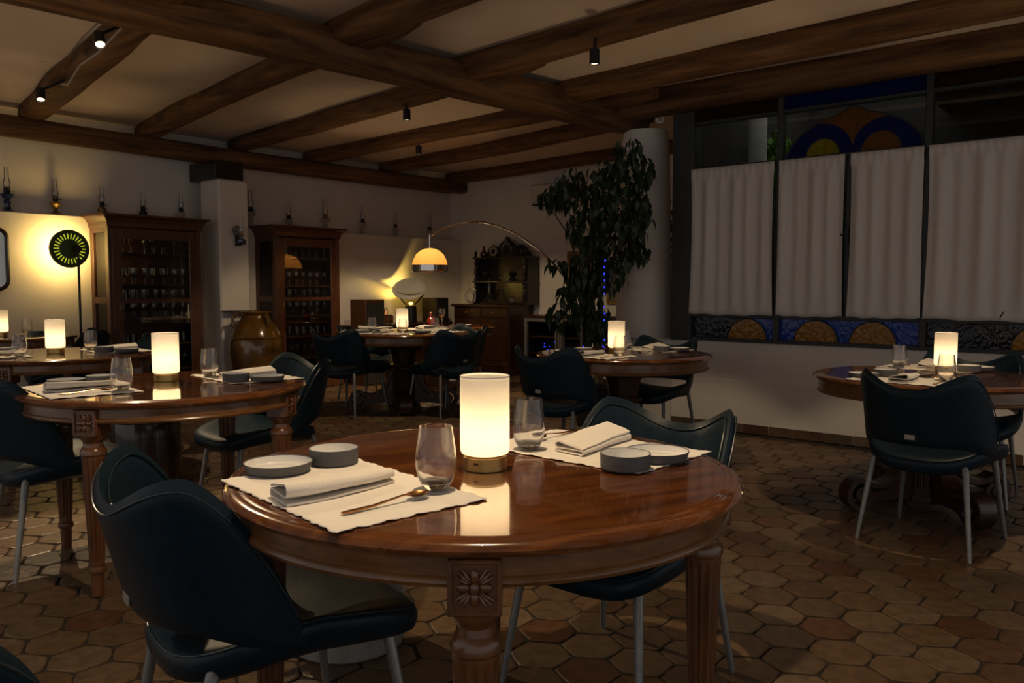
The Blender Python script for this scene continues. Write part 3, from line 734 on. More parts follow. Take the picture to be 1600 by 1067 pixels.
# stemmed glasses and a red carafe on the dark table below the arc lamp
def stemware():
    o = [(0, 0), (.034, 0), (.034, .002), (.006, .006), (.004, .02), (.004, .085), (.008, .092), (.030, .115), (.040, .145), (.040, .16), (.033, .205), (.0325, .205), (.0392, .16), (.0392, .146), (.029, .117), (.004, .096), (0, .096)]
    return MB().lathe(o, 24, close=False).mesh('wine_glass', 'glass')
SW = stemware()
tag(link('wine_glass', SW, None, (6.82, 6.76, .74)), 'stemmed wine glass right of the red carafe under the arc lamp', 'glass')
tag(link('wine_glass', SW, None, (7.02, 6.95, .74)), 'stemmed wine glass behind the red carafe under the arc lamp', 'glass')
ca = empty('red_carafe', (6.70, 6.82, .74), 0, 'small dark red glass carafe on the table under the arc lamp', 'carafe')
obj('body', MB().lathe([(0, 0), (.035, 0), (.048, .02), (.05, .05), (.035, .09), (.018, .11), (.016, .15)], 24), 'red_glass', ca)
obj('lip', MB().lathe([(.015, .15), (.024, .162), (.022, .165), (.013, .152)], 24, close=False), 'red_glass', ca)
def one_plate(loc, label): put('plate', loc, 0, label)
one_plate((7.0, 6.55, .74), 'grey side plate on the dark table under the arc lamp')

# ================================================================ BACK OF THE ROOM
# ---- ceiling spotlights
def spotlight(loc, hang, label, target, watts=SPOT_W, size=95, tilt=None):
    e = empty('spotlight', loc, 0, label, 'spotlight', 'small black ceiling spotlights')
    q = (Vector(target) - Vector(loc)).normalized().to_track_quat('-Z', 'Y') if tilt else None
    b = obj('housing', MB().lathe([(.030, .045), (.032, .043), (.032, -.045), (.029, -.047), (.029, -.035), (0, -.035)], 24, close=False).lathe([(0, .045), (.030, .045)], 24, close=False), 'black_metal', e)
    l = obj('lens', MB().lathe([(0, -.038), (.026, -.038)], 20, close=False), 'spot_lens', e)
    if q: b.rotation_euler = q.to_euler(); l.rotation_euler = q.to_euler()
    obj('bracket', MB().tube([(0, 0, .03), hang], .010), 'black_metal', e)
    if watts: spot(e, (0, 0, -.06), target, watts, size)
    return e
spotlight((1.44, 1.30, 2.64), (0.06, 0, .20), 'black ceiling spotlight above the front table', (1.44, 1.30, 0), 100, 100)
spotlight((2.16, 4.90, 2.62), (.2, .05, .16), 'black spotlight on the left joist, nearer to the main beam', (1.80, 3.55, .76), 175, 66, tilt=True)
spotlight((2.44, 6.52, 2.60), (.22, 0, .17), 'black spotlight on the left joist, nearer to the oil lamp wall', (2.15, 5.7, .76), 95, 62, tilt=True)
spotlight((4.28, 2.90, 2.62), (0.02, 0, .20), 'black ceiling spotlight right of centre beside a joist', (4.78, 3.03, .75), 52, 60)
spotlight((4.82, 5.18, 2.66), (.0, 0, .16), 'black ceiling spotlight above the far tables, nearer one', (5.40, 5.9, .76), 70, 100)
spotlight((6.20, 6.48, 2.68), (.0, 0, .16), 'smallest black ceiling spotlight, farthest from the camera', (6.9, 6.7, .74), 60, 100)
spotlight((4.25, .62, 2.70), (.1, 0, .14), 'black ceiling spotlight above the right table', (4.80, 1.05, .72), 75, 58)
cab_path = [(2.38, 4.75, 2.70), (2.30, 4.9, 2.73), (2.33, 5.3, 2.66), (2.42, 5.8, 2.68), (2.52, 6.25, 2.64), (2.58, 6.5, 2.70)]
tag(obj('spotlight_cable', MB().tube(cab_path, .007, 8), 'wire'), 'grey cable running along the left joist between spotlights', 'cable')

# ---- display cabinets
GL = {}
def small_glass(kind):
    if kind not in GL:
        prof = {'goblet': [(0, 0), (.03, 0), (.03, .003), (.004, .006), (.004, .07), (.03, .09), (.036, .12), (.032, .165)],
                'tumbler': [(0, 0), (.030, 0), (.032, .01), (.036, .10)],
                'flute': [(0, 0), (.028, 0), (.028, .003), (.004, .006), (.004, .07), (.02, .09), (.024, .14), (.021, .19)],
                'balloon': [(0, 0), (.034, 0), (.034, .003), (.005, .006), (.005, .05), (.036, .075), (.047, .105), (.036, .15)]}[kind]
        inn = [(max(0, r - .0015), z + (.0015 if z < .01 else 0)) for r, z in prof[::-1]]
        GL[kind] = MB().lathe(prof + inn, 14, close=False).mesh(kind, 'glassware')
    return GL[kind]
def cabinet(u0, u1, label, shelves, which):
    v0, v1, H = 8.0, 8.398, 1.83; W = u1 - u0; t_ = .035
    e = empty('display_cabinet', (u0, v0, 0), 0, label, 'cabinet')
    body = MB().box(t_, W - t_, v1 - v0 - .02, v1 - v0, .12, H).box(t_, W - t_, .03, v1 - v0 - .02, .10, .14).box(0, W, .012, v1 - v0, H - .04, H)
    obj('carcass', body, 'cabinet_wood', e)
    # glazed sides
    for x in (0, W - t_):
        s = obj('side_frame', MB().box(x, x + t_, 0, .07, .1, H, .004).box(x, x + t_, v1 - v0 - .07, v1 - v0, .1, H, .004).box(x, x + t_, .07, v1 - v0 - .07, .1, .2).box(x, x + t_, .07, v1 - v0 - .07, 1.04, 1.10).box(x, x + t_, .07, v1 - v0 - .07, H - .1, H), 'cabinet_wood', e)
        obj('side_pane', MB().box(x + .015, x + .02, .07, v1 - v0 - .07, .2, H - .1), 'pane', s)
    obj('plinth', MB().box(-.03, W + .03, -.03, v1 - v0, 0, .10, .01), 'cabinet_wood', e)
    cor = MB()
    prof = [(.0, H - .05), (.012, H - .04), (.015, H), (.03, H + .015), (.035, H + .03), (.06, H + .05), (.075, H + .055), (.075, H + .075), (0, H + .08)]
    for (d0, z0), (d1, z1) in zip(prof[:-1], prof[1:]):
        a = [(-d0, -d0, z0), (W + d0, -d0, z0), (W + d0, v1 - v0, z0), (-d0, v1 - v0, z0)]; b = [(-d1, -d1, z1), (W + d1, -d1, z1), (W + d1, v1 - v0, z1), (-d1, v1 - v0, z1)]
        cor.add(a + b, [(k, (k + 1) % 4, 4 + (k + 1) % 4, 4 + k) for k in range(4)])
    cor.add([(0, 0, H + .08), (W, 0, H + .08), (W, v1 - v0, H + .08), (0, v1 - v0, H + .08)], [(0, 1, 2, 3)])
    obj('cornice', cor, 'cabinet_wood', e)
    st = .095
    d = obj('door', MB().box(t_, t_ + st, -.002, .022, .14, H - .06, .005).box(W - t_ - st, W - t_, -.002, .022, .14, H - .06, .005).box(t_ + st, W - t_ - st, -.002, .022, .14, .26, .004).box(t_ + st, W - t_ - st, -.002, .022, H - .16, H - .06, .004).box(t_ + st, W - t_ - st, .0, .02, 1.04, 1.085, .003), 'cabinet_wood', e)
    obj('door_pane', MB().box(t_ + st - .005, W - t_ - st + .005, .009, .013, .26, 1.04), 'pane', d)
    obj('door_pane', MB().box(t_ + st - .005, W - t_ - st + .005, .009, .013, 1.085, H - .16), 'pane', d)
    obj('key_plate', MB().box(t_ + st - .03, t_ + st - .018, -.006, -.001, .98, 1.03, .002).lathe([(0, -.01), (.006, -.006), (.006, .006), (0, .01)], 10, (t_ + st - .024, -.012, 1.0)), 'old_brass', d)
    rnd = random.Random(len(label))
    for i, z in enumerate(shelves):
        obj('shelf', MB().box(t_, W - t_, .04, v1 - v0 - .02, z - .009, z + .009, .002), 'cabinet_wood', e)
        kind = ['balloon', 'tumbler', 'goblet', 'tumbler', 'goblet', 'flute', 'goblet'][i % 7]
        n = 7
        for row, y in ((0, .10), (1, .26)):
            for k in range(n):
                if rnd.random() < .12: continue
                x = t_ + st + .03 + (W - 2 * t_ - 2 * st - .06) * k / (n - 1) + rnd.uniform(-.002, .002)
                tag(link('cabinet_glass', small_glass(kind), None, (u0 + x, v0 + y, z + .0092)), f'clear {"tumbler" if kind == "tumbler" else "stemmed glass"} on shelf {["one", "two", "three", "four", "five", "six"][i]} from the bottom of the {which} cabinet', 'glass', f'glasses inside the {which} cabinet')
    return e
cabinet(3.545, 4.50, 'tall brown glazed cabinet of glasses beside the glowing disc', [.36, .62, .88, 1.065, 1.22, 1.53], 'left')
cabinet(5.40, 6.31, 'tall dark glazed cabinet of glasses right of the pillar and jar', [.36, .62, .86, 1.065, 1.21, 1.54], 'right')

# ---- glazed oil jar
e = empty('oil_jar', (4.93, 7.68, 0), 0, 'large round brown glazed jar with loop handles before the pillar', 'jar')
prof = [(0, 0), (.15, 0), (.165, .02), (.21, .15), (.265, .32), (.29, .48), (.28, .62), (.235, .76), (.175, .84), (.145, .875), (.14, .90), (.155, .915), (.165, .935), (.16, .945), (.14, .94), (.125, .90), (.12, .86)]
obj('body', MB().lathe(prof, 48, close=False), 'jar_glaze', e)
for k in range(3):
    a = 2.6 + k * 2.1; d = (math.cos(a), math.sin(a))
    obj('handle', MB().tube([(d[0] * r, d[1] * r, z) for r, z in [(.135, .905), (.175, .925), (.215, .905), (.238, .85), (.235, .79), (.215, .765)]], [.018, .018, .018, .017, .018, .022], 10), 'jar_glaze', e)
obj('rope_band', MB().lathe([(.272, .655), (.28, .665), (.268, .675)], 48, close=False), 'jar_glaze', e)
tag(obj('glass_shelf', MB().box(4.72, 5.12, 7.90, 8.018, .935, .947, .002), 'iron'), 'thin dark glass shelf on the pillar above the jar', 'shelf')

# ---- oil lamps
def oil_lamp(loc, label, mat, burner, h=1.0, style=0):
    e = empty('oil_lamp', loc, 0, label, 'oil lamp', 'antique oil lamps on the ledge')
    if style == 0: pr = [(0, 0), (.05, 0), (.052, .008), (.035, .02), (.018, .04), (.016, .055), (.03, .07), (.045, .09), (.05, .105), (.045, .12), (.028, .13), (.02, .135)]
    elif style == 1: pr = [(0, 0), (.045, 0), (.048, .01), (.03, .02), (.022, .06), (.032, .085), (.02, .10), (.035, .115), (.052, .135), (.05, .15), (.025, .16)]
    else: pr = [(0, 0), (.036, 0), (.04, .008), (.025, .02), (.02, .035), (.04, .055), (.047, .08), (.04, .10), (.025, .115), (.02, .12)]
    z = pr[-1][1]
    obj('font', MB().lathe(pr, 24), mat, e)
    obj('burner', MB().lathe([(.018, z), (.026, z + .006), (.028, z + .02), (.022, z + .03), (.026, z + .04), (.027, z + .045), (.014, z + .05)], 20), burner, e)
    obj('wick_knob', MB().tube([(.02, -.01, z + .015), (.042, -.02, z + .015)], .0025).lathe([(0, -.003), (.007, -.003), (.007, .003), (0, .003)], 10, (.043, -.02, z + .015)), burner, e)
    q = z + .045
    pc = [(.022, q), (.024, q + .01), (.030, q + .035), (.022, q + .06), (.017, q + .09), (.016, q + .17)]
    obj('chimney', MB().lathe(pc + [(r - .001, zz) for r, zz in pc[::-1]], 20, close=False), 'glassware', e)
    e.scale = (h, h, h); return e
ZL = 1.9; lamps = [(2.86, 'blue_glass', 'black_metal', 1.1, 1, 'dark blue oil lamp at the left end of the ledge'), (3.28, 'old_brass', 'black_metal', 1.0, 0, 'brass oil lamp above the glowing disc'),
    (3.72, 'old_brass', 'black_metal', .95, 2, 'tarnished oil lamp over the left corner of the left cabinet'), (4.14, 'black_metal', 'black_metal', .9, 2, 'dark oil lamp over the middle of the left cabinet'),
    (4.56, 'porcelain', 'black_metal', .9, 0, 'pale oil lamp on the ledge just left of the pillar'), (5.42, 'porcelain', 'black_metal', 1.15, 1, 'tall pale oil lamp half hidden behind the pillar'),
    (5.94, 'porcelain', 'black_metal', .95, 0, 'pale oil lamp over the right cabinet, left one'), (6.49, 'porcelain', 'old_brass', 1.1, 1, 'pale oil lamp over the right end of the right cabinet'),
    (7.10, 'porcelain', 'black_metal', 1.0, 1, 'pale oil lamp on the ledge between the right cabinet and the reflector lamp'), (7.68, 'porcelain', 'black_metal', .95, 0, 'pale oil lamp above the reflector lamp'), (8.34, 'porcelain', 'black_metal', 1.05, 2, 'white oil lamp at the right end of the ledge above the arc shade')]
for u_, mat, br, h, st, lb in lamps: oil_lamp((u_, 8.50, ZL), lb, mat, br, h, st)
e = empty('wall_oil_lamp', (4.93, 7.99, 1.66), 0, 'small oil lamp with blue base hung on the pillar', 'oil lamp')
obj('font', MB().lathe([(0, 0), (.045, 0), (.05, .01), (.05, .05), (.04, .06), (.016, .065), (.016, .08)], 24, (0, -.06, 0)), 'blue_glass', e)
obj('burner', MB().lathe([(.016, .08), (.026, .09), (.026, .11), (.018, .125)], 20, (0, -.06, 0)), 'old_brass', e)
obj('reflector', MB().lathe([(0, 0), (.05, .006), (.055, .015)], 24, (0, 0, 0), close=False), 'silver', e, (-.03, -.015, .15)).rotation_euler = (R(90), 0, 0)
pc = [(.02, .12), (.03, .15), (.018, .20), (.015, .30)]
obj('chimney', MB().lathe(pc + [(r - .001, z) for r, z in pc[::-1]], 20, (0, -.06, 0), close=False), 'glass', e)
obj('bracket', MB().box(-.015, .015, -.06, .03, -.012, 0, .002).box(-.02, .02, .018, .03, -.012, .18, .002), 'iron', e)

# ---- glowing disc lamp on a stand
e = empty('disc_lamp', (3.31, 8.10, 0), 0, 'round floor lamp disc with green slots glowing against the wall', 'lamp')
obj('foot', MB().lathe([(0, 0), (.13, 0), (.13, .01), (.02, .02), (.012, .03)], 40), 'black_metal', e)
obj('pole', MB().tube([(0, 0, .02), (0, 0, 1.58)], .011, 12), 'black_metal', e)
obj('hub', MB().tube([(0, -.012, 1.56), (0, .04, 1.56)], .03, 20), 'black_metal', e)
nd = 64; rings = []
dm = MB()
m2 = MB().lathe([(0, 0), (.07, 0), (.075, .002), (.17, .002), (.178, .0), (.178, .025), (.17, .02), (0, .018)], nd, close=False)
dm.add([(v[0], v[2], v[1]) for v in m2.v], m2.f)
noisy('disc_green', (.035, .055, .008), (.05, .075, .012), 20, .5)
obj('disc', dm, 'disc_green', e, (-.055, .045, 1.56))
sl = MB().box(-.0043, .0043, -.003, .003, -.025, .025, .002).mesh('slot', 'green_slot')
for k in range(26):
    a = 2 * PI * k / 26
    o = link('slot', sl, e, (-.055 + .118 * math.cos(a), .045, 1.56 + .118 * math.sin(a))); o.rotation_euler = (0, PI / 2 - a, 0)
al = bpy.data.lights.new('disc_light', 'AREA'); al.shape = 'DISK'; al.size = .30; al.energy = 6.5; al.color = (1.0, .66, .20)
ao = bpy.data.objects.new('disc_light', al); C.objects.link(ao); ao.parent = e; ao.location = (-.055, .085, 1.56); ao.rotation_euler = (R(90), 0, 0)
# ---- framed mirror at the left edge
e = empty('wall_mirror', (2.64, 8.39, 1.455), 0, 'dark framed oblong wall mirror cut by the left edge', 'mirror')
def rr(wd, hg, c, n=6):
    pts = []
    for cx, cy, a0 in [(wd - c, hg - c, 0), (-wd + c, hg - c, 90), (-wd + c, -hg + c, 180), (wd - c, -hg + c, 270)]:
        pts += [(cx + c * math.cos(R(a0 + 90 * k / n)), cy + c * math.sin(R(a0 + 90 * k / n))) for k in range(n + 1)]
    return pts
pts = rr(.16, .275, .08)
obj('frame', MB().tube([(p[0], -.012, p[1]) for p in pts + pts[:1]], .018, 10), 'black_wood', e)
obj('glass', MB().prism(rr(.155, .27, .078), 'y', -.012, -.004), 'mirror_glass', e)

# ---- hi-fi console
e = empty('console_table', (6.50, 7.95, 0), 0, 'low dark console below the reflector lamp', 'console')
obj('top', MB().box(0, 1.75, 0, .42, .69, .72, .005), 'dark_wood', e); obj('body', MB().box(.02, 1.73, .03, .42, .08, .69, .005), 'dark_wood', e)
for k in range(3): d = obj('door', MB().box(.04 + .565 * k, .585 + .565 * k, .012, .03, .12, .66, .006), 'dark_wood', e); obj('knob', MB().ellipsoid((.56 + .565 * k, .004, .4), (.012, .012, .012)), 'old_brass', d)
obj('plinth', MB().box(.04, 1.71, .05, .40, 0, .08), 'dark_wood', e)
def speaker(loc, w_, h, label, wood):
    e = empty('loudspeaker', loc, 0, label, 'speaker')
    obj('cabinet', MB().box(0, w_, .01, .30, 0, h, .004), wood, e); obj('grille', MB().box(.012, w_ - .012, 0, .012, .02, h - .045, .003), 'speaker_cloth', e)
    obj('strip', MB().box(.012, w_ - .012, .002, .012, h - .038, h - .028).box(.012, w_ - .012, .002, .012, h - .022, h - .015), 'copper', e)
speaker((6.40, 7.62, 0), .30, 1.05, 'tall brown wooden loudspeaker beside the right cabinet', 'speaker_wood')
speaker((8.0, 8.02, .72), .24, .335, 'small black loudspeaker with red top band beside the reflector lamp', 'black_wood')
e = empty('tube_amplifier', (6.86, 8.02, .72), 0, 'small wooden tube amplifier with two glowing valves', 'amplifier')
obj('case', MB().box(0, .34, 0, .25, .01, .11, .006), 'speaker_wood', e); obj('deck', MB().box(.01, .33, .01, .24, .11, .122, .003), 'black_metal', e)
obj('transformer', MB().box(.10, .24, .10, .2, .122, .20, .006), 'black_metal', e)
for x in (.05, .29):
    v = obj('valve', MB().lathe([(.018, .122), (.022, .13), (.026, .165), (.022, .20), (.008, .215), (0, .217)], 16, (x, .09, 0)), 'glass', e)
    obj('filament', MB().tube([(x, .09, .125), (x, .09, .175)], .007), 'tube_glow', v)
obj('knob', MB().tube([(.08, .002, .055), (.08, -.014, .055)], .014, 14), 'old_brass', e); obj('knob', MB().tube([(.26, .002, .055), (.26, -.014, .055)], .014, 14), 'old_brass', e)
for x in (.03, .31):
    for y in (.03, .22): obj('foot', MB().lathe([(.012, 0), (.014, .01)], 12, (x, y, 0)), 'black_metal', e)
# reflector lamp
e = empty('reflector_lamp', (7.60, 8.12, .72), 0, 'table lamp with fluted dark base, glass bowl and tilted white reflector', 'lamp')
obj('base', MB().lathe([(.085, 0), (.09, .004), (.09, .02), (.078, .025), (.078, .22), (.07, .225), (.07, .232)], 60, flute=lambda a, z: 1 - .07 * (math.cos(15 * a) > .2) * (.03 < z < .218)), 'black_metal', e)
bw = [(.065, .232), (.07, .24), (.11, .28), (.165, .35), (.205, .42), (.20, .42), (.16, .352), (.105, .285), (.06, .245)]
obj('glass_bowl', MB().lathe(bw, 40, close=False), 'bowl_glass', e)
obj('bulb', MB().ellipsoid((0, 0, .262), (.028, .028, .02), 14, 8), 'bowl_bulb', e)
rf = obj('reflector', MB().lathe([(0, .040), (.06, .039), (.12, .034), (.18, .022), (.215, .008), (.234, -.006), (.236, -.010), (.232, -.011), (.18, .014), (.12, .027), (0, .034)], 48, close=False), 'reflector', e, (-.02, 0, .47))
rf.rotation_euler = (R(42), 0, 0); rf.rotation_mode = 'XYZ'
rf.rotation_euler = Matrix.Rotation(R(38), 4, Vector((RT.x, RT.y, 0))).to_euler()
spot(e, (.0, .05, .30), (7.35, 8.40, 1.55), 20, 118, .7, (1.0, .68, .14), .03)

# ---- carved buffet with hutch
e = empty('buffet', (8.35, 7.02, 0), 0, 'dark carved buffet cupboard against the end wall', 'buffet')
D, L = .535, 1.03
obj('body', MB().box(.02, D, .0, L, .08, .93, .006), 'dark_wood', e); obj('top', MB().box(-.02, D, -.025, L + .025, .93, .965, .008), 'dark_wood', e)
obj('plinth', MB().box(0, D, -.012, L + .012, 0, .08, .006), 'dark_wood', e)
for k in range(2):
    y0 = .03 + k * .495
    d = obj('door', MB().box(.003, .02, y0, y0 + .475, .12, .76, .004), 'dark_wood', e); obj('panel', MB().box(-.008, .004, y0 + .08, y0 + .395, .20, .68, .008), 'dark_wood', d)
    obj('key_plate', MB().ellipsoid((0, y0 + (.45 if k == 0 else .03), .46), (.008, .01, .02)), 'old_brass', d)
    dr = obj('drawer', MB().box(.003, .02, y0, y0 + .475, .785, .91, .006), 'dark_wood', e); obj('knob', MB().ellipsoid((-.008, y0 + .24, .85), (.014, .016, .016)), 'old_brass', dr)
e = empty('hutch', (8.55, 6.90, .966), 0, 'dark open shelf hutch with carved crest standing on the buffet', 'hutch')
D, L, H = .30, .95, .64
obj('back_panel', MB().box(D - .02, D, 0.02, L - .02, 0, H), 'black_wood', e)
for y in (0, L - .03): obj('side', MB().box(.06, D, y, y + .03, 0, H, .004), 'black_wood', e)
for z in (0.0, .30, H - .005): obj('shelf', MB().box(.0, D, -.01, L + .01, z, z + .022, .004), 'black_wood', e)
sp = [(.020, 0), (.028, .01), (.028, .03), (.014, .045), (.022, .07), (.030, .11), (.022, .16), (.013, .19), (.026, .21), (.026, .225), (.016, .24), (.022, .265), (.024, .278)]
spm = MB().lathe(sp, 20).mesh('spindle', 'black_wood')
for y in (.03, L - .03):
    link('spindle', spm, e, (.03, y, .022)); o = link('spindle', spm, e, (.03, y, .322)); o.scale = (.9, .9, 1.13)
    obj('finial', MB().lathe([(.016, 0), (.026, .012), (.014, .025), (.024, .045), (.012, .065), (.02, .075), (0, .10)], 20, (.03, y, H + .017)), 'black_wood', e)
def crest():
    pts = []
    n = 60
    for k in range(n + 1):
        y = -.40 + .80 * k / n; z = .06
        z = max(z, .06 + .17 * max(0, 1 - (y / .16) ** 2) ** .5 + .05 * max(0, 1 - abs(y) / .05))
        for c in (-.25, .25): z = max(z, .05 + .11 * max(0, 1 - ((y - c) / .10) ** 2) ** .5)
        pts.append((y, z))
    return [(-.40, 0)] + pts + [(.40, 0)]
cp = [(y + L / 2, z + H + .017) for y, z in crest()]
obj('crest', MB().prism(cp, 'x', .20, .24).tube([(.195, *p) for p in cp[1:-1]], .012, 8), 'black_wood', e)
for c in (-.25, .25): obj('carved_shell', MB().ellipsoid((.19, L / 2 + c, H + .08), (.025, .05, .045)), 'black_wood', e)
# things on the hutch and buffet
def vase(prof, mat, loc, label, cat, name, handle=None, n=28):
    e = empty(name, loc, 0, label, cat)
    obj('body', MB().lathe(prof + ([(max(0, r - .0016), z + .001) for r, z in prof[::-1]] if mat == 'glass' else []), n, close=mat != 'glass'), mat, e)
    z = prof[-1][1]; r = prof[-1][0]
    obj('lip', MB().lathe([(r, z - .002), (r + .004, z + .001), (r, z + .004), (r - .003, z + .001), (r, z - .002)], n, close=False), mat, e)
    return e
# ring decanters: a flattened glass ring with a neck
def ring_decanter(loc, rad, r, neck, label, mat='glass'):
    e = empty('ring_decanter', loc, 0, label, 'decanter')
    pts = [(0, rad * math.cos(a), rad * math.sin(a) + rad + r) for a in [2 * PI * k / 36 - PI / 2 for k in range(37)]]
    obj('ring', MB().tube(pts, r, 14, cap=False), mat, e)
    obj('foot', MB().lathe([(r * 1.3, 0), (r * 1.4, .004), (r * .7, .012)], 20), mat, e)
    obj('neck', MB().tube([(0, 0, 2 * rad + 2 * r - .004), (0, .01, 2 * rad + 2 * r + neck)], [r * .6, r * .45], 14), mat, e)
ring_decanter((8.42, 7.78, .966), .085, .018, .13, 'clear ring shaped glass decanter at the left of the buffet')
deco = [(0, 0), (.06, 0), (.085, .02), (.09, .05), (.06, .085), (.022, .12), (.016, .16), (.016, .34), (.022, .36)]
vase(deco, 'glass', (8.45, 7.45, .966), 'clear glass decanter with long neck at the middle of the buffet', 'decanter', 'decanter')
deco2 = [(0, 0), (.075, 0), (.10, .015), (.095, .035), (.05, .08), (.03, .12), (.024, .18), (.036, .20)]
vase(deco2, 'glass', (8.44, 7.22, .966), 'clear flat bottomed decanter at the right of the buffet', 'decanter', 'decanter')
vase([(0, 0), (.03, 0), (.04, .02), (.04, .08), (.034, .11)], 'glass', (8.46, 7.055, .966), 'small clear beaker at the right end of the buffet', 'glass', 'beaker')
vase([(0, 0), (.03, 0), (.04, .02), (.022, .06), (.035, .10), (.04, .13)], 'glass', (8.66, 7.72, 1.288), 'clear glass jug on the left of the hutch shelf', 'jug', 'jug')
vase([(0, 0), (.025, 0), (.028, .006), (.012, .02), (.012, .06), (.05, .09), (.045, .14), (.02, .17)], 'glass', (8.64, 7.42, 1.288), 'tall glass goblet in the middle of the hutch shelf', 'goblet', 'goblet')
vase([(0, 0), (.05, 0), (.055, .02), (.03, .05), (.05, .08), (.06, .11), (.03, .125)], 'black_metal', (8.68, 7.22, 1.288), 'squat black vase on the hutch shelf', 'vase', 'vase')
vase([(0, 0), (.03, 0), (.045, .03), (.04, .07), (.02, .09), (.02, .10)], 'glass', (8.66, 7.0, 1.288), 'small glass bottle at the right of the hutch shelf', 'bottle', 'bottle')
vase([(0, 0), (.035, 0), (.055, .025), (.055, .05), (.03, .08), (.015, .10), (.013, .15)], 'red_glass', (8.62, 7.70, 1.626), 'small red glass bottle on top of the hutch', 'bottle', 'bottle')
ring_decanter((8.62, 7.52, 1.626), .055, .02, .03, 'round silver rimmed flask on top of the hutch', 'silver')
ring_decanter((8.63, 7.30, 1.626), .085, .014, .05, 'large upright glass ring before the hutch crest')

# ---- wine cooler
e = empty('wine_cooler', (8.40, 5.60, 0), 0, 'low glass fronted wine cooler behind the ficus with blue lights inside', 'wine cooler')
D, L, H = .47, 1.20, .80
obj('body', MB().box(.05, D, 0, .02, .06, H).box(.05, D, L - .02, L, .06, H).box(D - .02, D, .02, L - .02, .06, H).box(.05, D, .02, L - .02, .06, .09).box(.05, D, .59, .61, .09, H), 'black_metal', e)
obj('top', MB().box(-.01, D + .01, -.02, L + .02, H, H + .03, .005), 'dark_wood', e); obj('plinth', MB().box(.02, D, 0, L, 0, .06), 'old_brass', e)
for k in range(2):
    y0 = .01 + .6 * k; f = .045
    d = obj('door', MB().box(0, .045, y0, y0 + f, .07, H - .005, .004).box(0, .045, y0 + .58 - f, y0 + .58, .07, H - .005, .004).box(0, .045, y0 + f, y0 + .58 - f, .07, .07 + f, .004).box(0, .045, y0 + f, y0 + .58 - f, H - .005 - f, H - .005, .004), 'leg_metal', e)
    obj('pane', MB().box(.02, .026, y0 + f, y0 + .58 - f, .07 + f, H - f), 'pane', d)
    yh = y0 + (.03 if k == 1 else .55)
    obj('handle', MB().tube([(-.035, yh, .30), (-.035, yh, .70)], .010, 10).tube([(0, yh, .34), (-.035, yh, .34)], .006).tube([(0, yh, .66), (-.035, yh, .66)], .006), 'leg_metal', d)
    for z in (.32, .54): obj('shelf', MB().box(.06, D - .03, y0 + .02, y0 + .56, z, z + .012, .002), 'speaker_wood', e)
    rnd = random.Random(k)
    for q in range(9): obj('blue_light', MB().ellipsoid((.16 + .1 * rnd.random(), y0 + .2 + .2 * rnd.random(), .36 + .12 * rnd.random()), (.007, .007, .007), 8, 5), 'blue_led', e)

# ---- wall pieces on the end wall
e = empty('air_conditioner', (UE - .20, 6.30, 2.30), 0, 'white wall air conditioner half hidden by the ficus', 'air conditioner')
obj('case', MB().box(0, .198, 0, .62, .03, .28, .02), 'white_plastic', e); obj('vent', MB().box(.01, .15, .02, .60, 0, .032, .004), 'black_metal', e); obj('flap', MB().box(-.004, .05, .03, .59, .018, .028, .003), 'white_plastic', e)
def picture(y0, y1, z0, z1, label):
    e = empty('framed_picture', (UE - .03, y0, z0), 0, label, 'picture'); W_, H_ = y1 - y0, z1 - z0
    obj('frame', MB().box(0, .028, 0, .045, 0, H_, .006).box(0, .028, W_ - .045, W_, 0, H_, .006).box(0, .028, .045, W_ - .045, 0, .045, .006).box(0, .028, .045, W_ - .045, H_ - .045, H_, .006), 'gold_frame', e)
    obj('canvas', MB().box(.012, .018, .04, W_ - .04, .04, H_ - .04), 'picture', e)
picture(6.02, 6.43, 1.20, 1.68, 'gold framed picture behind the ficus')
picture(5.50, 5.80, .98, 1.45, 'narrow gold framed panel behind the blue light string')

# ---- arc lamp
e = empty('arc_lamp', (7.56, 5.28, 0), 0, 'chrome arc floor lamp with glowing orange dome shade', 'lamp')
def lp(u_, v_, z_): return (u_ - 7.56, v_ - 5.28, z_)
obj('base', MB().lathe([(0, 0), (.17, 0), (.175, .02), (.17, .06), (.02, .07), (.018, .09)], 40), 'black_metal', e)
obj('pole', MB().tube([(0, 0, .06), (0, 0, .90)], .014, 12), 'chrome', e)
ctrl = [(7.56, 5.28, .88), (7.50, 5.40, 1.22), (7.40, 5.55, 1.46), (7.29, 5.70, 1.63), (7.12, 5.92, 1.82), (6.94, 6.155, 1.925), (6.80, 6.32, 1.93), (6.66, 6.485, 1.885), (6.53, 6.64, 1.785)]
path = []
for i in range(len(ctrl) - 1):
    p0, p1, p2, p3 = [Vector(ctrl[max(0, min(len(ctrl) - 1, i + k))]) for k in (-1, 0, 1, 2)]
    for k in range(6):
        t = k / 6; path.append(.5 * ((2 * p1) + (p2 - p0) * t + (2 * p0 - 5 * p1 + 4 * p2 - p3) * t * t + (3 * p1 - p0 - 3 * p2 + p3) * t ** 3))
path.append(Vector(ctrl[-1]))
obj('arc', MB().tube([lp(*p) for p in path], .011, 10), 'chrome', e)
obj('collar', MB().tube([lp(*path[17]), lp(*path[19])], .018, 12), 'chrome', e); obj('collar', MB().tube([lp(*path[36]), lp(*path[38])], .018, 12), 'chrome', e)
sc_ = lp(6.515, 6.64, 0)
obj('stem', MB().tube([(sc_[0], sc_[1], 1.80), (sc_[0], sc_[1], 1.64)], .014, 12).ellipsoid((sc_[0], sc_[1], 1.79), (.02, .02, .02)), 'chrome', e)
dome = [(.02, .235), (.06, .228), (.11, .205), (.155, .165), (.185, .11), (.198, .06), (.20, .045)]
obj('shade', MB().lathe(dome, 48, (sc_[0], sc_[1], 1.405), close=False), 'arc_shade', e)
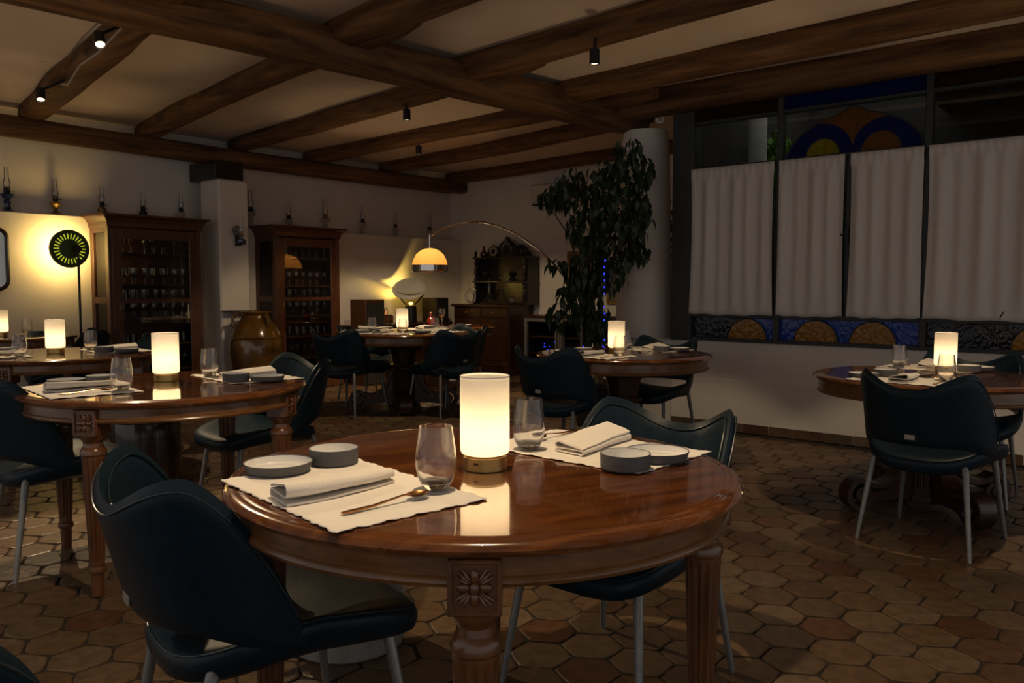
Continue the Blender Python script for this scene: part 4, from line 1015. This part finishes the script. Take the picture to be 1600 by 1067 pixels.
obj('chrome_ring', MB().lathe([(.20, .048), (.204, .045), (.204, -.02), (.19, -.036), (.155, -.036), (.15, -.03), (.185, -.028), (.198, -.015), (.198, .045), (.20, .048)], 48, (sc_[0], sc_[1], 1.405), close=False), 'chrome', e)
obj('bulb', MB().ellipsoid((sc_[0], sc_[1], 1.475), (.04, .04, .055), 14, 8), 'arc_bulb', e)

spot(e, (sc_[0], sc_[1], 1.40), (6.515, 6.64, 0), 45, 125, .6, (1.0, .70, .38), .05)
# ---- ficus
rnd = random.Random(11)
FP = Vector((5.86, 3.93, 0))
e = empty('ficus_tree', FP, 0, 'tall weeping ficus in front of the white column', 'plant')
obj('pot', MB().lathe([(.15, 0), (.17, .01), (.21, .34), (.225, .345), (.225, .38), (.205, .385), (.20, .36), (0, .35)], 36, close=False), 'black_metal', e)
def fpos(px, py, dd=0):
    d = 6.95 + dd; xr = (px - 800) / 1270; yu = (450 - py) / 1270
    p = FW * d + RT * (xr * d); return Vector((p.x, p.y, CAM_H + yu * d)) - FP
clusters = [(975, 232, 22, 16, .12), (992, 265, 26, 26, .15), (955, 268, 26, 20, .18), (905, 285, 34, 24, .2), (872, 305, 22, 20, .15), (935, 315, 42, 34, .25), (985, 325, 30, 36, .2), (1003, 330, 14, 34, .1), (915, 355, 30, 34, .25), (960, 375, 40, 40, .25), (995, 385, 18, 30, .12), (925, 420, 32, 34, .22), (955, 430, 26, 26, .2), (900, 455, 28, 28, .2), (880, 490, 28, 18, .15), (920, 490, 32, 28, .2), (935, 525, 22, 20, .15), (865, 408, 18, 8, .06), (893, 425, 12, 14, .08), (850, 312, 10, 12, .05)]
wts = [c[2] * c[3] for c in clusters]
leaves = []
for k in range(1500):
    cx, cy, rx, ry, rd = rnd.choices(clusters, wts)[0]
    a, q = rnd.uniform(0, 2 * PI), math.sqrt(rnd.random())
    leaves.append(fpos(cx + rx * q * math.cos(a), cy + ry * q * math.sin(a), rnd.uniform(-rd, rd)))
tr = [(0, 0, .33), (.02, .02, .7), (-.01, .04, 1.1)]
obj('trunk', MB().tube(tr, [.028, .024, .02], 10), 'bark', e); obj('trunk', MB().tube([(.05, -.02, .33), (.03, -.03, .75), (.06, 0, 1.15)], [.022, .02, .016], 10), 'bark', e)
for i, c in enumerate(clusters):
    tip = fpos(c[0], c[1]); st = Vector((-.01, .04, 1.05)) if tip.z > .9 else Vector((.01, .02, .62)); mid = st.lerp(tip, .55) + Vector((rnd.uniform(-.05, .05), rnd.uniform(-.05, .05), .12 if tip.z > 1 else .15))
    obj('branch', MB().tube([st, st.lerp(mid, .5) + Vector((0, 0, .03)), mid, tip], [.011, .009, .007, .003], 7), 'bark', e)
lbase = leaf_mesh('leaf', .098, .048, 'leaf', .3, .35); lm = lbase.mesh('leaf', 'leaf', 80)
rest = MB()
leaves.sort(key=lambda p: (p + FP).dot(FW))
for i, p in enumerate(leaves):
    az = rnd.uniform(0, 2 * PI); dr = rnd.uniform(-1.45, -.55); s = rnd.uniform(.75, 1.2)
    mt = Matrix.Translation(p) @ Matrix.Rotation(az, 4, 'Z') @ Matrix.Rotation(dr, 4, 'X') @ Matrix.Rotation(rnd.uniform(-.5, .5), 4, 'Y') @ Matrix.Scale(s, 4)
    if i < 300: o = link('leaf', lm, e); o.matrix_local = mt
    else: rest.add([mt @ Vector(v) for v in lbase.v], lbase.f)
o = obj('foliage', rest, 'leaf', e, angle=80); o['kind'] = 'stuff'
shrub('climbing_plant', 'dark leafy plant in the gap between column and window post', (7.55, 4.30, 1.75), (.16, .2, .55), 260, 'leaf', .08, 9, 'plant')
# blue light string
e = empty('light_string', (5.59, 3.68, .5), 0, 'vertical string of small blue lights at the ficus trunk', 'string lights')
zs = [.55 + .053 * k for k in range(17)]
obj('wire', MB().tube([(0.004 * math.sin(k * 1.7), .004 * math.cos(k * 2.1), .05 + .06 * k) for k in range(16)], .002, 5), 'black_metal', e)
bl = MB().ellipsoid((0, 0, 0), (.006, .006, .009), 8, 5).mesh('bulb', 'blue_led')
for k in range(17):
    if k in (5, 6, 10): continue
    link('bulb', bl, e, (.006 * math.sin(k * 1.7) + .006, .005 * math.cos(k * 2.1), .05 + .054 * k))
# round white detector on the column top
e = empty('ceiling_bell', (6.35, 3.62, 2.62), 0, 'small round white device on the beam above the column', 'device')
obj('case', MB().tube([(0, 0, .03), (-.03, -.025, .03)], .036, 20), 'white_plastic', e); obj('face', MB().tube([(-.029, -.024, .03), (-.035, -.029, .03)], .018, 16), 'wire', e)

# ================================================================ FLOOR (last: tiles in view become parts of their own)
HR = .108; gap = .0035
fl = tag(obj('floor', MB().box(-3, 9.2, -3, 8.8, -.08, -.006), 'grout'), kind='structure', label='terracotta hexagon tile floor with dark joints')
hexa = [(math.cos(PI / 3 * k), math.sin(PI / 3 * k)) for k in range(6)]
def hexv(cx, cy, r, rot=0): return [(cx + r * (x * math.cos(rot) - y * math.sin(rot)), cy + r * (x * math.sin(rot) + y * math.cos(rot))) for x, y in hexa]
def tile_geo(m, cx, cy, rot, dz, rn):
    jt = [(rn.uniform(-.0045, .0015), rn.uniform(-.03, .03)) for _ in range(12)]
    def ring(r):
        out = []
        for k in range(12):
            a = PI / 6 * k + rot + jt[k][1] * .5; rr_ = r * (1 if k % 2 == 0 else .5 * math.sqrt(3) + .012) + jt[k][0]
            if k % 2 == 0: rr_ -= .003
            out.append((cx + rr_ * math.cos(a), cy + rr_ * math.sin(a)))
        return out
    a = ring(HR - gap); b = ring(HR - gap - .006)
    vs = [(*p, -.014) for p in a] + [(*p, -.0022 + dz) for p in a] + [(*p, dz) for p in b]
    n = 12
    fs = [(k, (k + 1) % n, n + (k + 1) % n, n + k) for k in range(n)] + [(n + k, n + (k + 1) % n, 2 * n + (k + 1) % n, 2 * n + k) for k in range(n)] + [tuple(2 * n + k for k in range(n))]
    m.add(vs, fs)
rv = random.Random(21); tmes = []
for k in range(10):
    tm = MB(); tile_geo(tm, 0, 0, 0, 0, rv); tmes.append(tm.mesh('tile', 'tile', 8))
cells = []
i0 = 0
x = -1.2; ci = 0
while x < 8.9:
    y = -1.6 + (HR * math.sqrt(3) / 2 if ci % 2 else 0)
    while y < 8.5:
        if not (x > WX - .12 and y < 3.5): cells.append((x, y))
        y += HR * math.sqrt(3)
    x += HR * 1.5; ci += 1
bpy.context.view_layer.update(); dg = bpy.context.evaluated_depsgraph_get()
org = Vector((0, 0, CAM_H)); cp_ = math.cos(R(3.76)); sp_ = math.sin(R(3.76)); F3 = FW * cp_ - Vector((0, 0, sp_)); U3 = Vector((0, 0, cp_)) + FW * sp_
cand = []
for (cx, cy) in cells:
    p = Vector((cx, cy, .002)) - org; d = p.dot(F3)
    if d < .3: continue
    px = 800 + 1270 * p.dot(RT) / d; py = 533.5 - 1270 * p.dot(U3) / d
    if not (-60 < px < 1660 and py < 1110): continue
    vis = 0
    for (ox, oy) in ((0, 0), (.06, 0), (-.06, 0), (0, .06), (0, -.06)):
        q = Vector((cx + ox, cy + oy, .012)); dr = q - org; L = dr.length
        hit = S.ray_cast(dg, org, dr.normalized(), distance=L - .01)
        vis += not hit[0]
    if vis: cand.append((vis / d ** 3, cx, cy))
cand.sort(reverse=True); chosen = {(c[1], c[2]) for c in cand[:300]}
rest = MB(); tint = []
rt_ = random.Random(3)
for (cx, cy) in cells:
    rot = rt_.uniform(-.012, .012); dz = rt_.uniform(-.0012, .0012); jx, jy = rt_.uniform(-.001, .001), rt_.uniform(-.001, .001)
    if (cx, cy) in chosen:
        o = link('tile', rt_.choice(tmes), fl, (cx + jx, cy + jy, dz), rot + PI / 3 * rt_.randrange(6))
        o.rotation_euler = (rt_.uniform(-.006, .006), rt_.uniform(-.006, .006), o.rotation_euler[2])
    else:
        tile_geo(rest, cx + jx, cy + jy, rot, dz, rt_); tint += [rt_.random()] * 36
me = bpy.data.meshes.new('far_tiles'); me.from_pydata(rest.v, [], rest.f); me.materials.append(M['tile_far'])
at = me.attributes.new('tint', 'FLOAT', 'POINT'); at.data.foreach_set('value', tint)
o = link('far_tiles', me, fl); o['kind'] = 'stuff'
